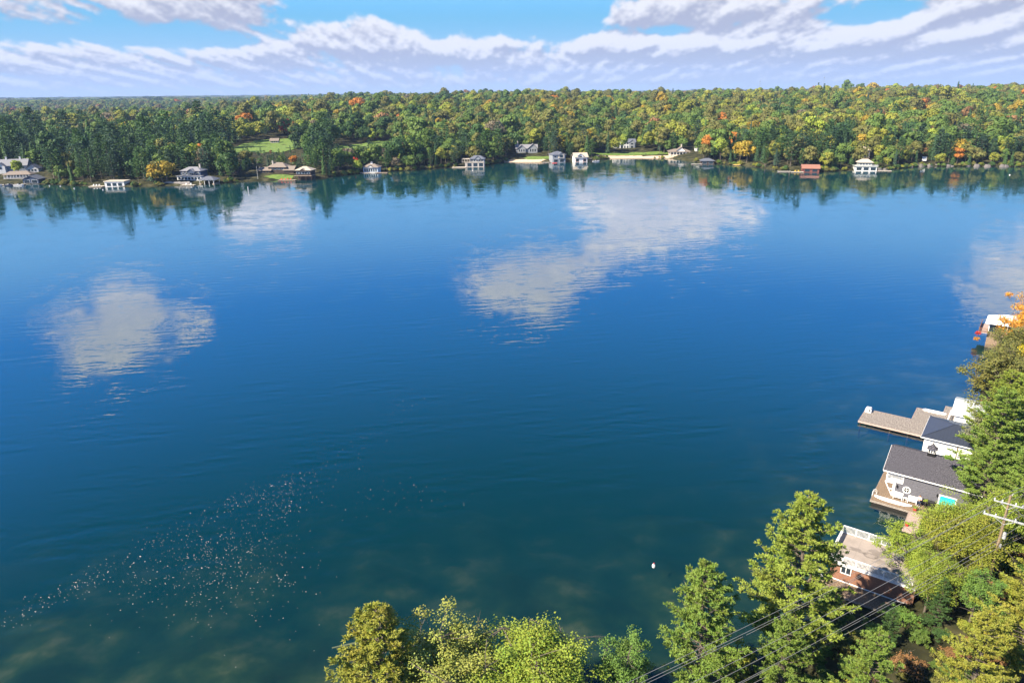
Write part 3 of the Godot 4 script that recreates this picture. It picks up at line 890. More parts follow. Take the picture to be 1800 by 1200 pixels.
func grey_boathouse(o: Vector3) -> void:
	var t := thing("boathouse", "charcoal grey boathouse with shingled roof, cupola, round window and teal door", "boathouse", o, HEAD)
	var L := 11.0
	var D := 8.2
	var core := Solid.new()
	core.box(Vector3(0, -1.2, -D), Vector3(L, 2.3, 0))
	core.box(Vector3(1.0, 2.3, -D), Vector3(L, 3.72, 0))
	core.prism([Vector3(1.0, 3.72, 0), Vector3(1.0, 5.5, -D / 2), Vector3(1.0, 3.72, -D)], Vector3(L - 1.0, 0, 0))
	var wall := part("wall", core.mesh(), mats.grey_siding, t)
	var sd := Solid.new()
	siding(sd, Vector3(0, 0, 0), Vector3(L, 0, 0), 0.0, 2.3)
	siding(sd, Vector3(1.0, 0, 0), Vector3(L, 0, 0), 2.3, 3.72)
	siding(sd, Vector3(0, 0, -D), Vector3(0, 0, 0), 0.0, 2.3)
	siding(sd, Vector3(1, 0, -D), Vector3(1, 0, 0), 2.36, 3.72)
	stuffed(part("clapboards", sd.mesh(), mats.grey_siding, wall))
	var rf := Solid.new()
	var x0 := -1.62
	var x1 := L + 0.5
	var e := Vector3(0, 3.98, 0.45)
	var r := Vector3(0, 5.85, -4.1)
	slab_roof(rf, Vector3(x0, e.y, e.z), Vector3(x1, e.y, e.z), Vector3(x1, r.y, r.z), Vector3(x0, r.y, r.z), 0.14)
	slab_roof(rf, Vector3(x1, e.y, -8.65), Vector3(x0, e.y, -8.65), Vector3(x0, r.y, r.z - 0.001), Vector3(x1, r.y, r.z - 0.001), 0.14)
	var roof := part("roof", rf.mesh(), mats.shingle, t)
	var fs := Solid.new()
	fs.box(Vector3(x0, e.y - 0.33, e.z - 0.03), Vector3(x1, e.y - 0.145, e.z + 0.02))
	fs.bar(Vector3(x0 - 0.02, e.y - 0.18, e.z), Vector3(x0 - 0.02, r.y - 0.16, r.z), 0.04, 0.2, Vector3.RIGHT)
	fs.bar(Vector3(x0 - 0.02, e.y - 0.18, -8.65), Vector3(x0 - 0.02, r.y - 0.16, r.z), 0.04, 0.2, Vector3.RIGHT)
	part("fascia", fs.mesh(), mats.white, roof)
	# cupola on the ridge
	var cb := Solid.new()
	cb.box(Vector3(2.9, 5.4, -4.55), Vector3(3.9, 6.15, -3.65))
	var cup := part("cupola", cb.mesh(), mats.black, t)
	var cw := Solid.new()
	cw.box(Vector3(2.98, 6.15, -4.47), Vector3(3.82, 6.75, -3.73))
	part("cupola_wall", cw.mesh(), mats.white, cup)
	for k in 3:
		var cx := 3.11 + k * 0.29
		var lou := Solid.new()
		lou.prism([Vector3(cx - 0.09, 6.2, -3.72), Vector3(cx - 0.09, 6.52, -3.72), Vector3(cx, 6.64, -3.72), Vector3(cx + 0.09, 6.52, -3.72), Vector3(cx + 0.09, 6.2, -3.72)], Vector3(0, 0, -0.03))
		part("cupola_opening", lou.mesh(), mats.dark, cup)
	var cr := Solid.new()
	var apex := Vector3(3.4, 7.62, -4.1)
	var cc := [Vector3(2.74, 6.75, -3.48), Vector3(4.06, 6.75, -3.48), Vector3(4.06, 6.75, -4.72), Vector3(2.74, 6.75, -4.72)]
	var cm := [Vector3(3.06, 7.02, -3.78), Vector3(3.74, 7.02, -3.78), Vector3(3.74, 7.02, -4.42), Vector3(3.06, 7.02, -4.42)]
	for k in 4:
		var q := (k + 1) % 4
		cr.face([cc[k], cm[k], cm[q], cc[q]])
		cr.face([cm[k], apex, cm[q]])
	cr.face([cc[0], cc[1], cc[2], cc[3]])
	cr.tube([apex - Vector3.UP * 0.1, apex + Vector3.UP * 0.3], [0.05, 0.015], 5)
	part("cupola_roof", cr.mesh(), mats.shingle, cup)
	# balcony carried on a white bracket
	var bal := part("balcony", box_mesh(Vector3(-1.12, 2.2, -D), Vector3(0.998, 2.36, 0.06)), mats.white, t)
	for a in [[Vector3(-1.08, 2.36, 0), Vector3(0.98, 2.36, 0), 1], [Vector3(-1.08, 2.36, -D), Vector3(-1.08, 2.36, 0), 4]]:
		railing(bal, a[0], a[1], 0.98, a[2], mats.white)
	for z in [0.0, -D]:
		part("balcony_column", box_mesh(Vector3(-0.08, 0, -0.08), Vector3(0.08, 1.42, 0.08)), mats.white, bal, Vector3(-1.06, 2.36, z))
	for z in [0.03, -D]:
		var bg := Solid.new()
		bg.bar(Vector3(-1.2, 2.02, z), Vector3(0, 2.02, z), 0.14, 0.16)
		bg.bar(Vector3(-0.09, 0.0, z), Vector3(-0.09, 1.95, z), 0.15, 0.15, Vector3.BACK)
		bg.bar(Vector3(-1.14, 1.95, z), Vector3(-0.12, 0.1, z), 0.13, 0.13, Vector3.BACK)
		bg.bar(Vector3(-0.66, 1.05, z), Vector3(-0.12, 1.05, z), 0.1, 0.1)
		part("bracket", bg.mesh(), mats.white, t)
	var cb2 := Solid.new()
	cb2.box(Vector3(-0.012, 0, 0.005), Vector3(0.14, 2.2, 0.032))
	part("corner_board", cb2.mesh(), mats.white, t)
	# round window
	var ring := Solid.new()
	var c := Vector3(1.61, 1.49, 0.0)
	var prev := Vector3.ZERO
	for k in 25:
		var a := TAU * k / 24.0
		var d := Vector3(cos(a), sin(a), 0)
		if k > 0:
			ring.face([c + prev * 0.36 + Vector3(0, 0, 0.07), c + d * 0.36 + Vector3(0, 0, 0.07), c + d * 0.52 + Vector3(0, 0, 0.07), c + prev * 0.52 + Vector3(0, 0, 0.07)])
			ring.face([c + prev * 0.52 + Vector3(0, 0, 0.07), c + d * 0.52 + Vector3(0, 0, 0.07), c + d * 0.52, c + prev * 0.52])
		prev = d
	ring.box(c + Vector3(-0.36, -0.03, 0.03), c + Vector3(0.36, 0.03, 0.065))
	ring.box(c + Vector3(-0.03, -0.36, 0.03), c + Vector3(0.03, 0.36, 0.064))
	var rw := part("round_window", ring.mesh(), mats.white, t)
	var dk := Solid.new()
	dk.tube([c + Vector3(0, 0, -0.02), c + Vector3(0, 0, 0.035)], [0.37, 0.37], 24)
	part("pane", dk.mesh(), mats.glass, rw)
	lantern(t, Vector3(0.4, 1.72, 0.02))
	lantern(t, Vector3(5.3, 2.0, 0.02))
	# teal double door in a white frame
	var df := Solid.new()
	df.box(Vector3(5.48, 0, 0.01), Vector3(5.64, 2.2, 0.09))
	df.box(Vector3(7.46, 0, 0.01), Vector3(7.62, 2.2, 0.09))
	df.box(Vector3(5.64, 2.06, 0.01), Vector3(7.46, 2.2, 0.088))
	var door := part("double_door", df.mesh(), mats.white, t)
	for k in 2:
		var dx := 5.65 + k * 0.91
		part("door_leaf", box_mesh(Vector3(dx, 0.02, 0.0), Vector3(dx + 0.89, 2.05, 0.045)), mats.teal, door)
		part("door_rail", box_mesh(Vector3(dx + 0.08, 0.98, 0.044), Vector3(dx + 0.81, 1.1, 0.062)), mats.teal, door)
	# deck round it
	var base := spot(o, 0, -0.0, 0)
	var dkk := thing("dock", "brown plank dock wrapped around the charcoal grey boathouse", "dock", base, HEAD)
	rng.seed = 5
	var pl := Solid.new()
	planks(pl, -2.25, 7.5, 0.02, 2.9, -0.005, 0.15, true)
	planks(pl, -2.25, -0.02, -9.0, 0.005, -0.005, 0.15, true)
	stuffed(part("planks", pl.mesh(), mats.plank_brown, dkk))
	var sk := Solid.new()
	sk.box(Vector3(-2.3, -0.28, 2.9), Vector3(7.5, 0.0, 2.96))
	sk.box(Vector3(-2.3, -0.28, -9.0), Vector3(-2.25, 0.0, 2.9))
	part("fascia_board", sk.mesh(), mats.plank, dkk)
	var cr2 := Solid.new()
	cr2.box(Vector3(-2.1, -1.4, -8.8), Vector3(-0.1, -0.3, 2.7))
	cr2.box(Vector3(-0.1, -1.4, 0.1), Vector3(7.2, -0.3, 2.7))
	part("crib", cr2.mesh(), mats.dark, dkk)
	for k in 2:
		var lad := Solid.new()
		var lx := -2.2
		var lz := 0.75 + k * 0.5
		lad.tube([Vector3(lx + 0.35, 0, lz), Vector3(lx + 0.3, 0.55, lz), Vector3(lx + 0.1, 0.75, lz), Vector3(lx - 0.15, 0.5, lz), Vector3(lx - 0.16, -0.9, lz)], [0.025, 0.025, 0.025, 0.025, 0.025], 6)
		part("ladder_rail", lad.mesh(), mats.white, dkk)
	for k in 4:
		part("ladder_rung", box_mesh(Vector3(-2.39, -0.7 + k * 0.25, 0.75), Vector3(-2.33, -0.66 + k * 0.25, 1.25)), mats.white, dkk)
	# plank walkway along the shore
	var wk := thing("walkway", "pinkish plank walkway with red flower pots leading along the shore", "walkway", base, HEAD)
	var pw := Solid.new()
	planks(pw, 2.62, 4.3, 3.0, 8.2, -0.02, 0.15, true)
	stuffed(part("planks", pw.mesh(), mats.plank_pink, wk))
	var we := Solid.new()
	we.box(Vector3(2.56, -0.25, 3.0), Vector3(2.61, 0.02, 8.2))
	we.box(Vector3(2.56, -0.25, 8.21), Vector3(4.3, 0.02, 8.26))
	part("edge_board", we.mesh(), mats.plank_pink, wk)
	part("crib", box_mesh(Vector3(2.7, -1.3, 3.1), Vector3(4.2, -0.26, 8.1)), mats.dark, wk)
	furnish(base)

func loveseat(at: Vector3, label: String) -> void:
	var t := thing("garden_loveseat", label, "loveseat", at, HEAD, "white loveseats on the boathouse dock")
	var w := 1.16
	part("seat", box_mesh(Vector3(0.05, 0.30, -0.02), Vector3(w - 0.05, 0.44, 0.62)), mats.white, t)
	var b := Solid.new()
	b.prism([Vector3(0, 0.3, 0), Vector3(0, 0.85, -0.1), Vector3(0, 0.85, -0.02), Vector3(0, 0.3, 0.1)], Vector3(w, 0, 0))
	part("backrest", b.mesh(), mats.white, t)
	for x in [0.0, w - 0.09]:
		part("armrest", box_mesh(Vector3(x, 0.56, -0.03), Vector3(x + 0.09, 0.62, 0.66)), mats.white, t)
		for z in [0.0, 0.56]:
			part("leg", box_mesh(Vector3(x + 0.01, 0, z), Vector3(x + 0.08, 0.56, z + 0.08)), mats.white, t)

func canoe_mesh(L: float, w: float, h: float) -> ArrayMesh:
	var s := Solid.new()
	var n := 18
	var rings := []
	for k in n + 1:
		var t := k / float(n) * 2.0 - 1.0
		var half := w * 0.5 * pow(maxf(0.0, 1.0 - pow(absf(t), 2.4)), 0.8) + 0.015
		var up := h * (0.72 + 0.28 * pow(absf(t), 3.0))
		var ring := []
		for q in 9:
			var a := PI * q / 8.0
			ring.append(Vector3(t * L * 0.5, sin(a) * up * (1.0 - 0.22 * pow(absf(t), 3.0)) + 0.10 * absf(cos(a)) * pow(absf(t), 4.0), cos(a) * half))
		rings.append(ring)
	for k in n:
		for q in 8:
			s.face([rings[k][q], rings[k][q + 1], rings[k + 1][q + 1], rings[k + 1][q]])
	return s.mesh()

func flower_pot(at: Vector3, label: String, m: Material, r: float, h: float, green: float) -> void:
	var t := thing("potted_plant", label, "potted plant", at, 0.0, "potted plants on the boathouse dock")
	var s := Solid.new()
	s.tube([Vector3(0, 0, 0), Vector3(0, h, 0), Vector3(0, h + 0.02, 0)], [r * 0.72, r, r * 0.9], 12)
	part("pot", s.mesh(), m, t)
	var lv := Leaves.new()
	rng.seed = int(at.x * 100.0)
	for k in 170:
		var u := unit()
		u.y = absf(u.y)
		lv.quad(Vector3(0, h, 0) + u * green * rnd(0.2, 1.0), (u + unit() * 0.6).normalized(), unit() + Vector3.UP * 0.5, 0.16, 0.09, tint(0.2))
	part("foliage", lv.mesh(null), leaf_mat("lime"), t)

func furnish(o: Vector3) -> void:
	loveseat(spot(o, 0.18, 0, 0.12), "white loveseat nearest the bracket on the grey boathouse dock")
	loveseat(spot(o, 1.98, 0, 0.12), "white loveseat beside the standing person on the dock")
	var tb := thing("side_table", "small white side table between the two white loveseats", "side table", spot(o, 1.42, 0, 0.2), HEAD)
	part("table_top", box_mesh(Vector3(0, 0.42, 0), Vector3(0.46, 0.46, 0.46)), mats.white, tb)
	for x in [0.02, 0.38]:
		for z in [0.02, 0.38]: part("leg", box_mesh(Vector3(x, 0, z), Vector3(x + 0.06, 0.42, z + 0.06)), mats.white, tb)
	var cn := thing("canoe", "upturned white canoe lying along the edge of the grey boathouse dock", "canoe", spot(o, 0.35, 0.0, 1.75), HEAD)
	part("hull", canoe_mesh(4.7, 0.72, 0.42), mats.white, cn)
	part("keel_strip", box_mesh(Vector3(-1.7, 0.295, -0.015), Vector3(1.7, 0.325, 0.015)), mats.galvanised, cn)
	flower_pot(spot(o, 3.2, 0, 2.3), "red flower pot with green plant at the walkway corner", mats.red, 0.26, 0.36, 0.34)
	flower_pot(spot(o, 2.95, -0.02, 7.0), "red flower pot near the far end of the pink walkway", mats.red, 0.24, 0.34, 0.3)
	flower_pot(spot(o, 4.15, 0, 0.55), "bright green plant on a tall black stand beside the person", mats.black, 0.2, 0.85, 0.34)
	var gr := thing("barbecue", "black covered barbecue standing against the grey boathouse wall", "barbecue", spot(o, 4.75, 0, 0.4), HEAD)
	part("cart", box_mesh(Vector3(-0.35, 0.12, -0.25), Vector3(0.35, 0.75, 0.25)), mats.black, gr)
	var ld := Solid.new()
	ld.prism([Vector3(-0.4, 0.752, -0.27), Vector3(-0.4, 0.95, -0.25), Vector3(-0.4, 1.08, -0.1), Vector3(-0.4, 1.08, 0.1), Vector3(-0.4, 0.95, 0.25), Vector3(-0.4, 0.752, 0.27)], Vector3(0.8, 0, 0))
	part("lid", ld.mesh(), mats.black, gr)
	for x in [-0.33, 0.27]:
		for z in [-0.22, 0.16]: part("leg", box_mesh(Vector3(x, 0, z), Vector3(x + 0.06, 0.12, z + 0.06)), mats.black, gr)
	build_person(spot(o, 3.42, 0.0, 0.95))

# a standing figure: tapered capsules joined by a smooth minimum and meshed as surface nets
func build_person(at: Vector3) -> void:
	var J := {"pelvis": Vector3(0, 0.95, 0), "chest": Vector3(0, 1.28, 0.01), "neck": Vector3(0, 1.47, 0.0), "head": Vector3(0, 1.62, 0.02), "sl": Vector3(0.17, 1.40, 0), "sr": Vector3(-0.17, 1.40, 0), "el": Vector3(0.25, 1.13, 0.04), "er": Vector3(-0.25, 1.13, 0.04),
		"wl": Vector3(0.10, 1.12, 0.25), "wr": Vector3(-0.10, 1.09, 0.25), "hl": Vector3(0.09, 0.92, 0), "hr": Vector3(-0.09, 0.92, 0), "kl": Vector3(0.11, 0.5, 0.03), "kr": Vector3(-0.10, 0.5, 0.01), "al": Vector3(0.12, 0.09, -0.02), "ar": Vector3(-0.11, 0.09, -0.03), "tl": Vector3(0.14, 0.045, 0.15), "tr": Vector3(-0.13, 0.045, 0.14)}
	var shirt := Color(0.62, 0.50, 0.47)
	var jeans := Color(0.03, 0.04, 0.075)
	var skin := Color(0.45, 0.25, 0.17)
	var shoe := Color(0.5, 0.5, 0.5)
	var bones := [["pelvis", "chest", 0.15, 0.16, shirt], ["chest", "neck", 0.15, 0.06, shirt], ["neck", "head", 0.055, 0.06, skin], ["sl", "sr", 0.075, 0.075, shirt], ["sl", "el", 0.065, 0.05, shirt], ["sr", "er", 0.065, 0.05, shirt], ["el", "wl", 0.045, 0.032, skin], ["er", "wr", 0.045, 0.032, skin],
		["hl", "hr", 0.13, 0.13, jeans], ["hl", "kl", 0.095, 0.065, jeans], ["hr", "kr", 0.095, 0.065, jeans], ["kl", "al", 0.063, 0.045, jeans], ["kr", "ar", 0.063, 0.045, jeans], ["al", "tl", 0.05, 0.04, shoe], ["ar", "tr", 0.05, 0.04, shoe]]
	var seg := []
	for b in bones: seg.append([J[b[0]], J[b[1]], b[2], b[3], b[4]])
	seg.append([Vector3(0, 1.60, 0.03), Vector3(0, 1.66, 0.015), 0.085, 0.095, skin])
	seg.append([Vector3(0, 1.60, 0.11), Vector3(0, 1.63, 0.10), 0.016, 0.012, skin])   # nose
	seg.append([Vector3(0.09, 1.62, 0.01), Vector3(0.093, 1.64, 0.01), 0.02, 0.02, skin])
	seg.append([Vector3(-0.09, 1.62, 0.01), Vector3(-0.093, 1.64, 0.01), 0.02, 0.02, skin])
	for sgn in [1.0, -1.0]:   # palms, five fingers each
		var w: Vector3 = J.wl if sgn > 0.0 else J.wr
		var palm := w + Vector3(-0.05 * sgn, 0.01, 0.05)
		seg.append([w, palm, 0.03, 0.034, skin])
		for k in 4:
			var root := palm + Vector3(-0.02 * sgn, 0.035 - 0.022 * k, 0.015)
			seg.append([root, root + Vector3(-0.045 * sgn, -0.005, 0.02 - 0.004 * k), 0.011, 0.009, skin])
		seg.append([palm + Vector3(0, 0.03, 0), palm + Vector3(-0.02 * sgn, 0.075, 0.03), 0.012, 0.01, skin])
	var cell := 0.018
	var lo := Vector3(-0.36, -0.02, -0.2)
	var dims := Vector3i(40, 100, 34)
	var field := PackedFloat32Array()
	var owner_ := PackedInt32Array()
	var total := dims.x * dims.y * dims.z
	field.resize(total)
	field.fill(9.0)
	owner_.resize(total)
	var near := PackedFloat32Array()
	near.resize(total)
	near.fill(9.0)
	for si in seg.size():
		var s: Array = seg[si]
		var a: Vector3 = s[0]
		var ab: Vector3 = s[1] - a
		var len2 := maxf(ab.length_squared(), 1e-6)
		var rr := maxf(s[2], s[3]) + 0.07
		var mn := ((a.min(s[1]) - Vector3.ONE * rr) - lo) / cell
		var mx := ((a.max(s[1]) + Vector3.ONE * rr) - lo) / cell
		for z in range(maxi(0, int(mn.z)), mini(dims.z, int(mx.z) + 1)):
			for y in range(maxi(0, int(mn.y)), mini(dims.y, int(mx.y) + 1)):
				for x in range(maxi(0, int(mn.x)), mini(dims.x, int(mx.x) + 1)):
					var p := lo + Vector3(x, y, z) * cell - a
					var t := clampf(p.dot(ab) / len2, 0.0, 1.0)
					var d: float = (p - ab * t).length() - lerpf(s[2], s[3], t)
					var i := (z * dims.y + y) * dims.x + x
					if d < near[i]:
						near[i] = d
						owner_[i] = si
					var f := field[i]
					var k := 0.035 if s[2] > 0.03 else 0.008
					var h := clampf(0.5 + 0.5 * (f - d) / k, 0.0, 1.0)
					field[i] = lerpf(f, d, h) - k * h * (1.0 - h)
	var vid := PackedInt32Array()
	vid.resize(total)
	vid.fill(-1)
	var V := PackedVector3Array()
	var C := PackedColorArray()
	var I := PackedInt32Array()
	var sx := 1
	var sy := dims.x
	var sz := dims.x * dims.y
	for z in dims.z - 1:
		for y in dims.y - 1:
			for x in dims.x - 1:
				var i := z * sz + y * sy + x
				var inside := 0
				var acc := Vector3.ZERO
				var cnt := 0
				for e in 8:
					if field[i + (e & 1) + ((e >> 1) & 1) * sy + ((e >> 2) & 1) * sz] < 0.0: inside += 1
				if inside == 0 or inside == 8: continue
				for e in 8:
					var p := Vector3(e & 1, (e >> 1) & 1, (e >> 2) & 1)
					var fa := field[i + (e & 1) + ((e >> 1) & 1) * sy + ((e >> 2) & 1) * sz]
					for ax in 3:
						if e >> ax & 1: continue
						var e2 := e | (1 << ax)
						var fb := field[i + (e2 & 1) + ((e2 >> 1) & 1) * sy + ((e2 >> 2) & 1) * sz]
						if (fa < 0.0) != (fb < 0.0):
							var q := p
							q[ax] += fa / (fa - fb)
							acc += q
							cnt += 1
				vid[i] = V.size()
				V.append(lo + (Vector3(x, y, z) + acc / cnt) * cell)
				C.append(seg[owner_[i]][4])
				# a quad round each crossed edge at this cell's corner
				var f0 := field[i]
				if y > 0 and z > 0 and (f0 < 0.0) != (field[i + sx] < 0.0): _net(I, vid, i, sy, sz, f0 < 0.0)
				if x > 0 and z > 0 and (f0 < 0.0) != (field[i + sy] < 0.0): _net(I, vid, i, sz, sx, f0 < 0.0)
				if x > 0 and y > 0 and (f0 < 0.0) != (field[i + sz] < 0.0): _net(I, vid, i, sx, sy, f0 < 0.0)
	var N := PackedVector3Array()
	N.resize(V.size())
	for k in range(0, I.size(), 3):
		var nn := (V[I[k + 2]] - V[I[k]]).cross(V[I[k + 1]] - V[I[k]])
		for q in 3: N[I[k + q]] += nn
	for k in N.size(): N[k] = N[k].normalized()
	var arr := []
	arr.resize(Mesh.ARRAY_MAX)
	arr[Mesh.ARRAY_VERTEX] = V
	arr[Mesh.ARRAY_NORMAL] = N
	arr[Mesh.ARRAY_COLOR] = C
	arr[Mesh.ARRAY_INDEX] = I
	var am := ArrayMesh.new()
	am.add_surface_from_arrays(Mesh.PRIMITIVE_TRIANGLES, arr)
	var t := thing("person", "person in a pale pink top and dark trousers standing by the loveseats", "person", at, -0.9)
	var bm := std("clothes_and_skin", Color.WHITE, 0.75)
	bm.vertex_color_use_as_albedo = true
	part("body", am, bm, t)
	var hair := Solid.new()
	for k in 7:
		var a0 := PI * k / 7.0
		var a1 := PI * (k + 1) / 7.0
		for q in 12:
			var b0 := TAU * q / 12.0
			var b1 := TAU * (q + 1) / 12.0
			var pt := func(a: float, b: float) -> Vector3:
				return Vector3(sin(a) * cos(b) * 0.106, cos(a) * 0.115, sin(a) * sin(b) * 0.116) + Vector3(0, 1.665, -0.008)
			if sin((b0 + b1) / 2.0) > 0.25 and a0 > 1.1: continue
			if a0 > 2.3: continue
			hair.face([pt.call(a0, b0), pt.call(a1, b0), pt.call(a1, b1), pt.call(a0, b1)])
	part("hair", hair.mesh(), std("brown_hair", lin(0.07, 0.04, 0.025), 0.7), t)
	for sgn in [-1.0, 1.0]:
		part("eye", box_mesh(Vector3(sgn * 0.035 - 0.011, 1.635, 0.098), Vector3(sgn * 0.035 + 0.011, 1.645, 0.108)), mats.dark, t)
	part("mouth", box_mesh(Vector3(-0.022, 1.565, 0.1), Vector3(0.022, 1.573, 0.112)), std("lips", lin(0.35, 0.12, 0.1), 0.6), t)

func _net(I: PackedInt32Array, vid: PackedInt32Array, i: int, u: int, v: int, flip: bool) -> void:
	var a := vid[i]
	var b := vid[i - u]
	var c := vid[i - u - v]
	var d := vid[i - v]
	if a < 0 or b < 0 or c < 0 or d < 0: return
	if flip:
		for e in [a, b, c, a, c, d]: I.append(e)
	else:
		for e in [a, c, b, a, d, c]: I.append(e)

func hip_boathouse(o: Vector3) -> void:
	# o: eave corner nearest lake and camera; roof rises to a ridge along x
	var t := thing("boathouse", "white boathouse with dark navy standing seam hip roof", "boathouse", o, HEAD)
	var D := 9.3
	var L := 12.0
	var wl := Solid.new()
	wl.box(Vector3(0.45, -4.2, -D + 0.5), Vector3(L - 0.4, -0.12, -0.5))
	var wall := part("wall", wl.mesh(), mats.white, t)
	var sd := Solid.new()
	siding(sd, Vector3(0.45, 0, -0.5), Vector3(L - 0.4, 0, -0.5), -3.3, -0.12, 0.16)
	siding(sd, Vector3(0.45, 0, -D + 0.5), Vector3(0.45, 0, -0.5), -3.3, -0.12, 0.16)
	stuffed(part("clapboards", sd.mesh(), mats.white, wall))
	var a := Vector3(0, 0, 0)
	var b := Vector3(0, 0, -D)
	var c := Vector3(L, 0, -D)
	var d := Vector3(L, 0, 0)
	var r0 := Vector3(3.9, 1.34, -D / 2)
	var r1 := Vector3(L - 3.9, 1.34, -D / 2)
	var rf := Solid.new()
	rf.face([a, r0, r1, d])
	rf.face([b, r0, a])
	rf.face([c, r1, r0, b])
	rf.face([d, r1, c])
	rf.face([a, d, c, b])
	var roof := part("roof", rf.mesh(), mats.seam_roof, t)
	var n := 26
	for k in range(1, n):
		var x := L * k / n
		var rise := minf(minf(x, L - x) / 3.9, 1.0)
		var s := Solid.new()
		s.bar(Vector3(x, 0.02, 0), Vector3(x, 1.34 * rise + 0.02, -D / 2 * rise), 0.035, 0.05)
		part("seam", s.mesh(), mats.seam_roof, roof)
		s = Solid.new()
		s.bar(Vector3(x, 0.02, -D), Vector3(x, 1.34 * rise + 0.02, -D + D / 2 * rise), 0.035, 0.05)
		part("seam", s.mesh(), mats.seam_roof, roof)
	for k in range(1, 20):
		var z := -D * k / 20.0
		var rise := minf(-z, D + z) / (D / 2)
		var s := Solid.new()
		s.bar(Vector3(0, 0.02, z), Vector3(3.9 * rise, 1.34 * rise + 0.02, z), 0.035, 0.05)
		part("seam", s.mesh(), mats.seam_roof, roof)
	var hp := Solid.new()
	for q in [[a, r0], [b, r0], [c, r1], [d, r1], [r0, r1]]: hp.bar(q[0] + Vector3.UP * 0.03, q[1] + Vector3.UP * 0.03, 0.14, 0.05)
	part("hip_cap", hp.mesh(), mats.seam_roof, roof)
	var fs := Solid.new()
	fs.box(Vector3(-0.04, -0.17, 0.0), Vector3(L, -0.005, 0.04))
	fs.box(Vector3(-0.04, -0.17, -D), Vector3(0.0, -0.005, 0.0))
	part("fascia", fs.mesh(), mats.white, roof)
	var dp := Solid.new()
	dp.tube([Vector3(5.0, -3.3, -0.4), Vector3(5.0, -0.2, -0.4)], [0.07, 0.07], 6)
	part("downpipe", dp.mesh(), mats.plank_brown, t)

func big_dock(o: Vector3) -> void:
	var t := thing("dock", "long grey plank dock shaped like an L beyond the dark hip roof", "dock", o, HEAD)
	rng.seed = 9
	var s := Solid.new()
	planks(s, 0.05, 7.4, -6.0, 0.0, 0.0, 0.15)
	planks(s, 7.4, 13.6, -11.8, 0.0, 0.0, 0.15)
	stuffed(part("planks", s.mesh(), mats.plank, t))
	var e := Solid.new()
	e.box(Vector3(0.0, -0.30, 0.005), Vector3(13.6, 0.02, 0.06))
	e.box(Vector3(0.0, -0.30, -6.05), Vector3(0.045, 0.02, 0.0))
	e.box(Vector3(0.05, -0.30, -6.05), Vector3(7.34, 0.02, -6.005))
	e.box(Vector3(7.345, -0.30, -11.85), Vector3(7.395, 0.02, -6.0))
	e.box(Vector3(7.4, -0.30, -11.85), Vector3(13.6, 0.02, -11.805))
	part("edge_board", e.mesh(), mats.plank_pink, t)
	for q in [[0.4, -5.6], [0.4, -0.3], [5.0, -5.6], [5.0, -0.3], [7.8, -11.4], [7.8, -0.3], [13.0, -11.4], [13.0, -0.3]]:
		var c := Solid.new()
		c.tube([Vector3(q[0], -6.5, q[1]), Vector3(q[0], -0.05, q[1])], [0.14, 0.14], 7)
		part("pile", c.mesh(), mats.dark, t)
	for k in 3:
		part("fender", box_mesh(Vector3(2.0 + k * 2.2, -0.28, 0.065), Vector3(2.12 + k * 2.2, -0.02, 0.12)), mats.plank_pink, t)
	# swim ladder rails at the tip
	var lad := thing("dock_box", "rounded white dock locker at the tip of the L-shaped dock", "locker", spot(o, 0.65, 0, -4.9), HEAD)
	var lb := Solid.new()
	lb.prism([Vector3(-0.5, 0, -0.42), Vector3(-0.5, 0.55, -0.42), Vector3(-0.36, 0.82, -0.42), Vector3(0.36, 0.82, -0.42), Vector3(0.5, 0.55, -0.42), Vector3(0.5, 0, -0.42)], Vector3(0, 0, 0.84))
	part("box", lb.mesh(), mats.white, lad)
	part("hatch", box_mesh(Vector3(0.05, 0.3, 0.425), Vector3(0.35, 0.6, 0.45)), mats.black, lad)
	var ky := thing("paddle_board", "long white paddle board lying along the far edge of the L-shaped dock", "paddle board", spot(o, 10.2, 0.02, -11.3), HEAD)
	var kb := Solid.new()
	var ring := []
	for k in 20:
		var a := TAU * k / 20.0
		ring.append(Vector3(signf(cos(a)) * pow(absf(cos(a)), 0.7) * 1.85, 0.0, sin(a) * 0.42))
	kb.prism(ring, Vector3(0, 0.22, 0))
	part("board", kb.mesh(), mats.white, ky)
	part("fin", box_mesh(Vector3(-1.5, 0.22, -0.02), Vector3(-1.3, 0.36, 0.02)), mats.white, ky)

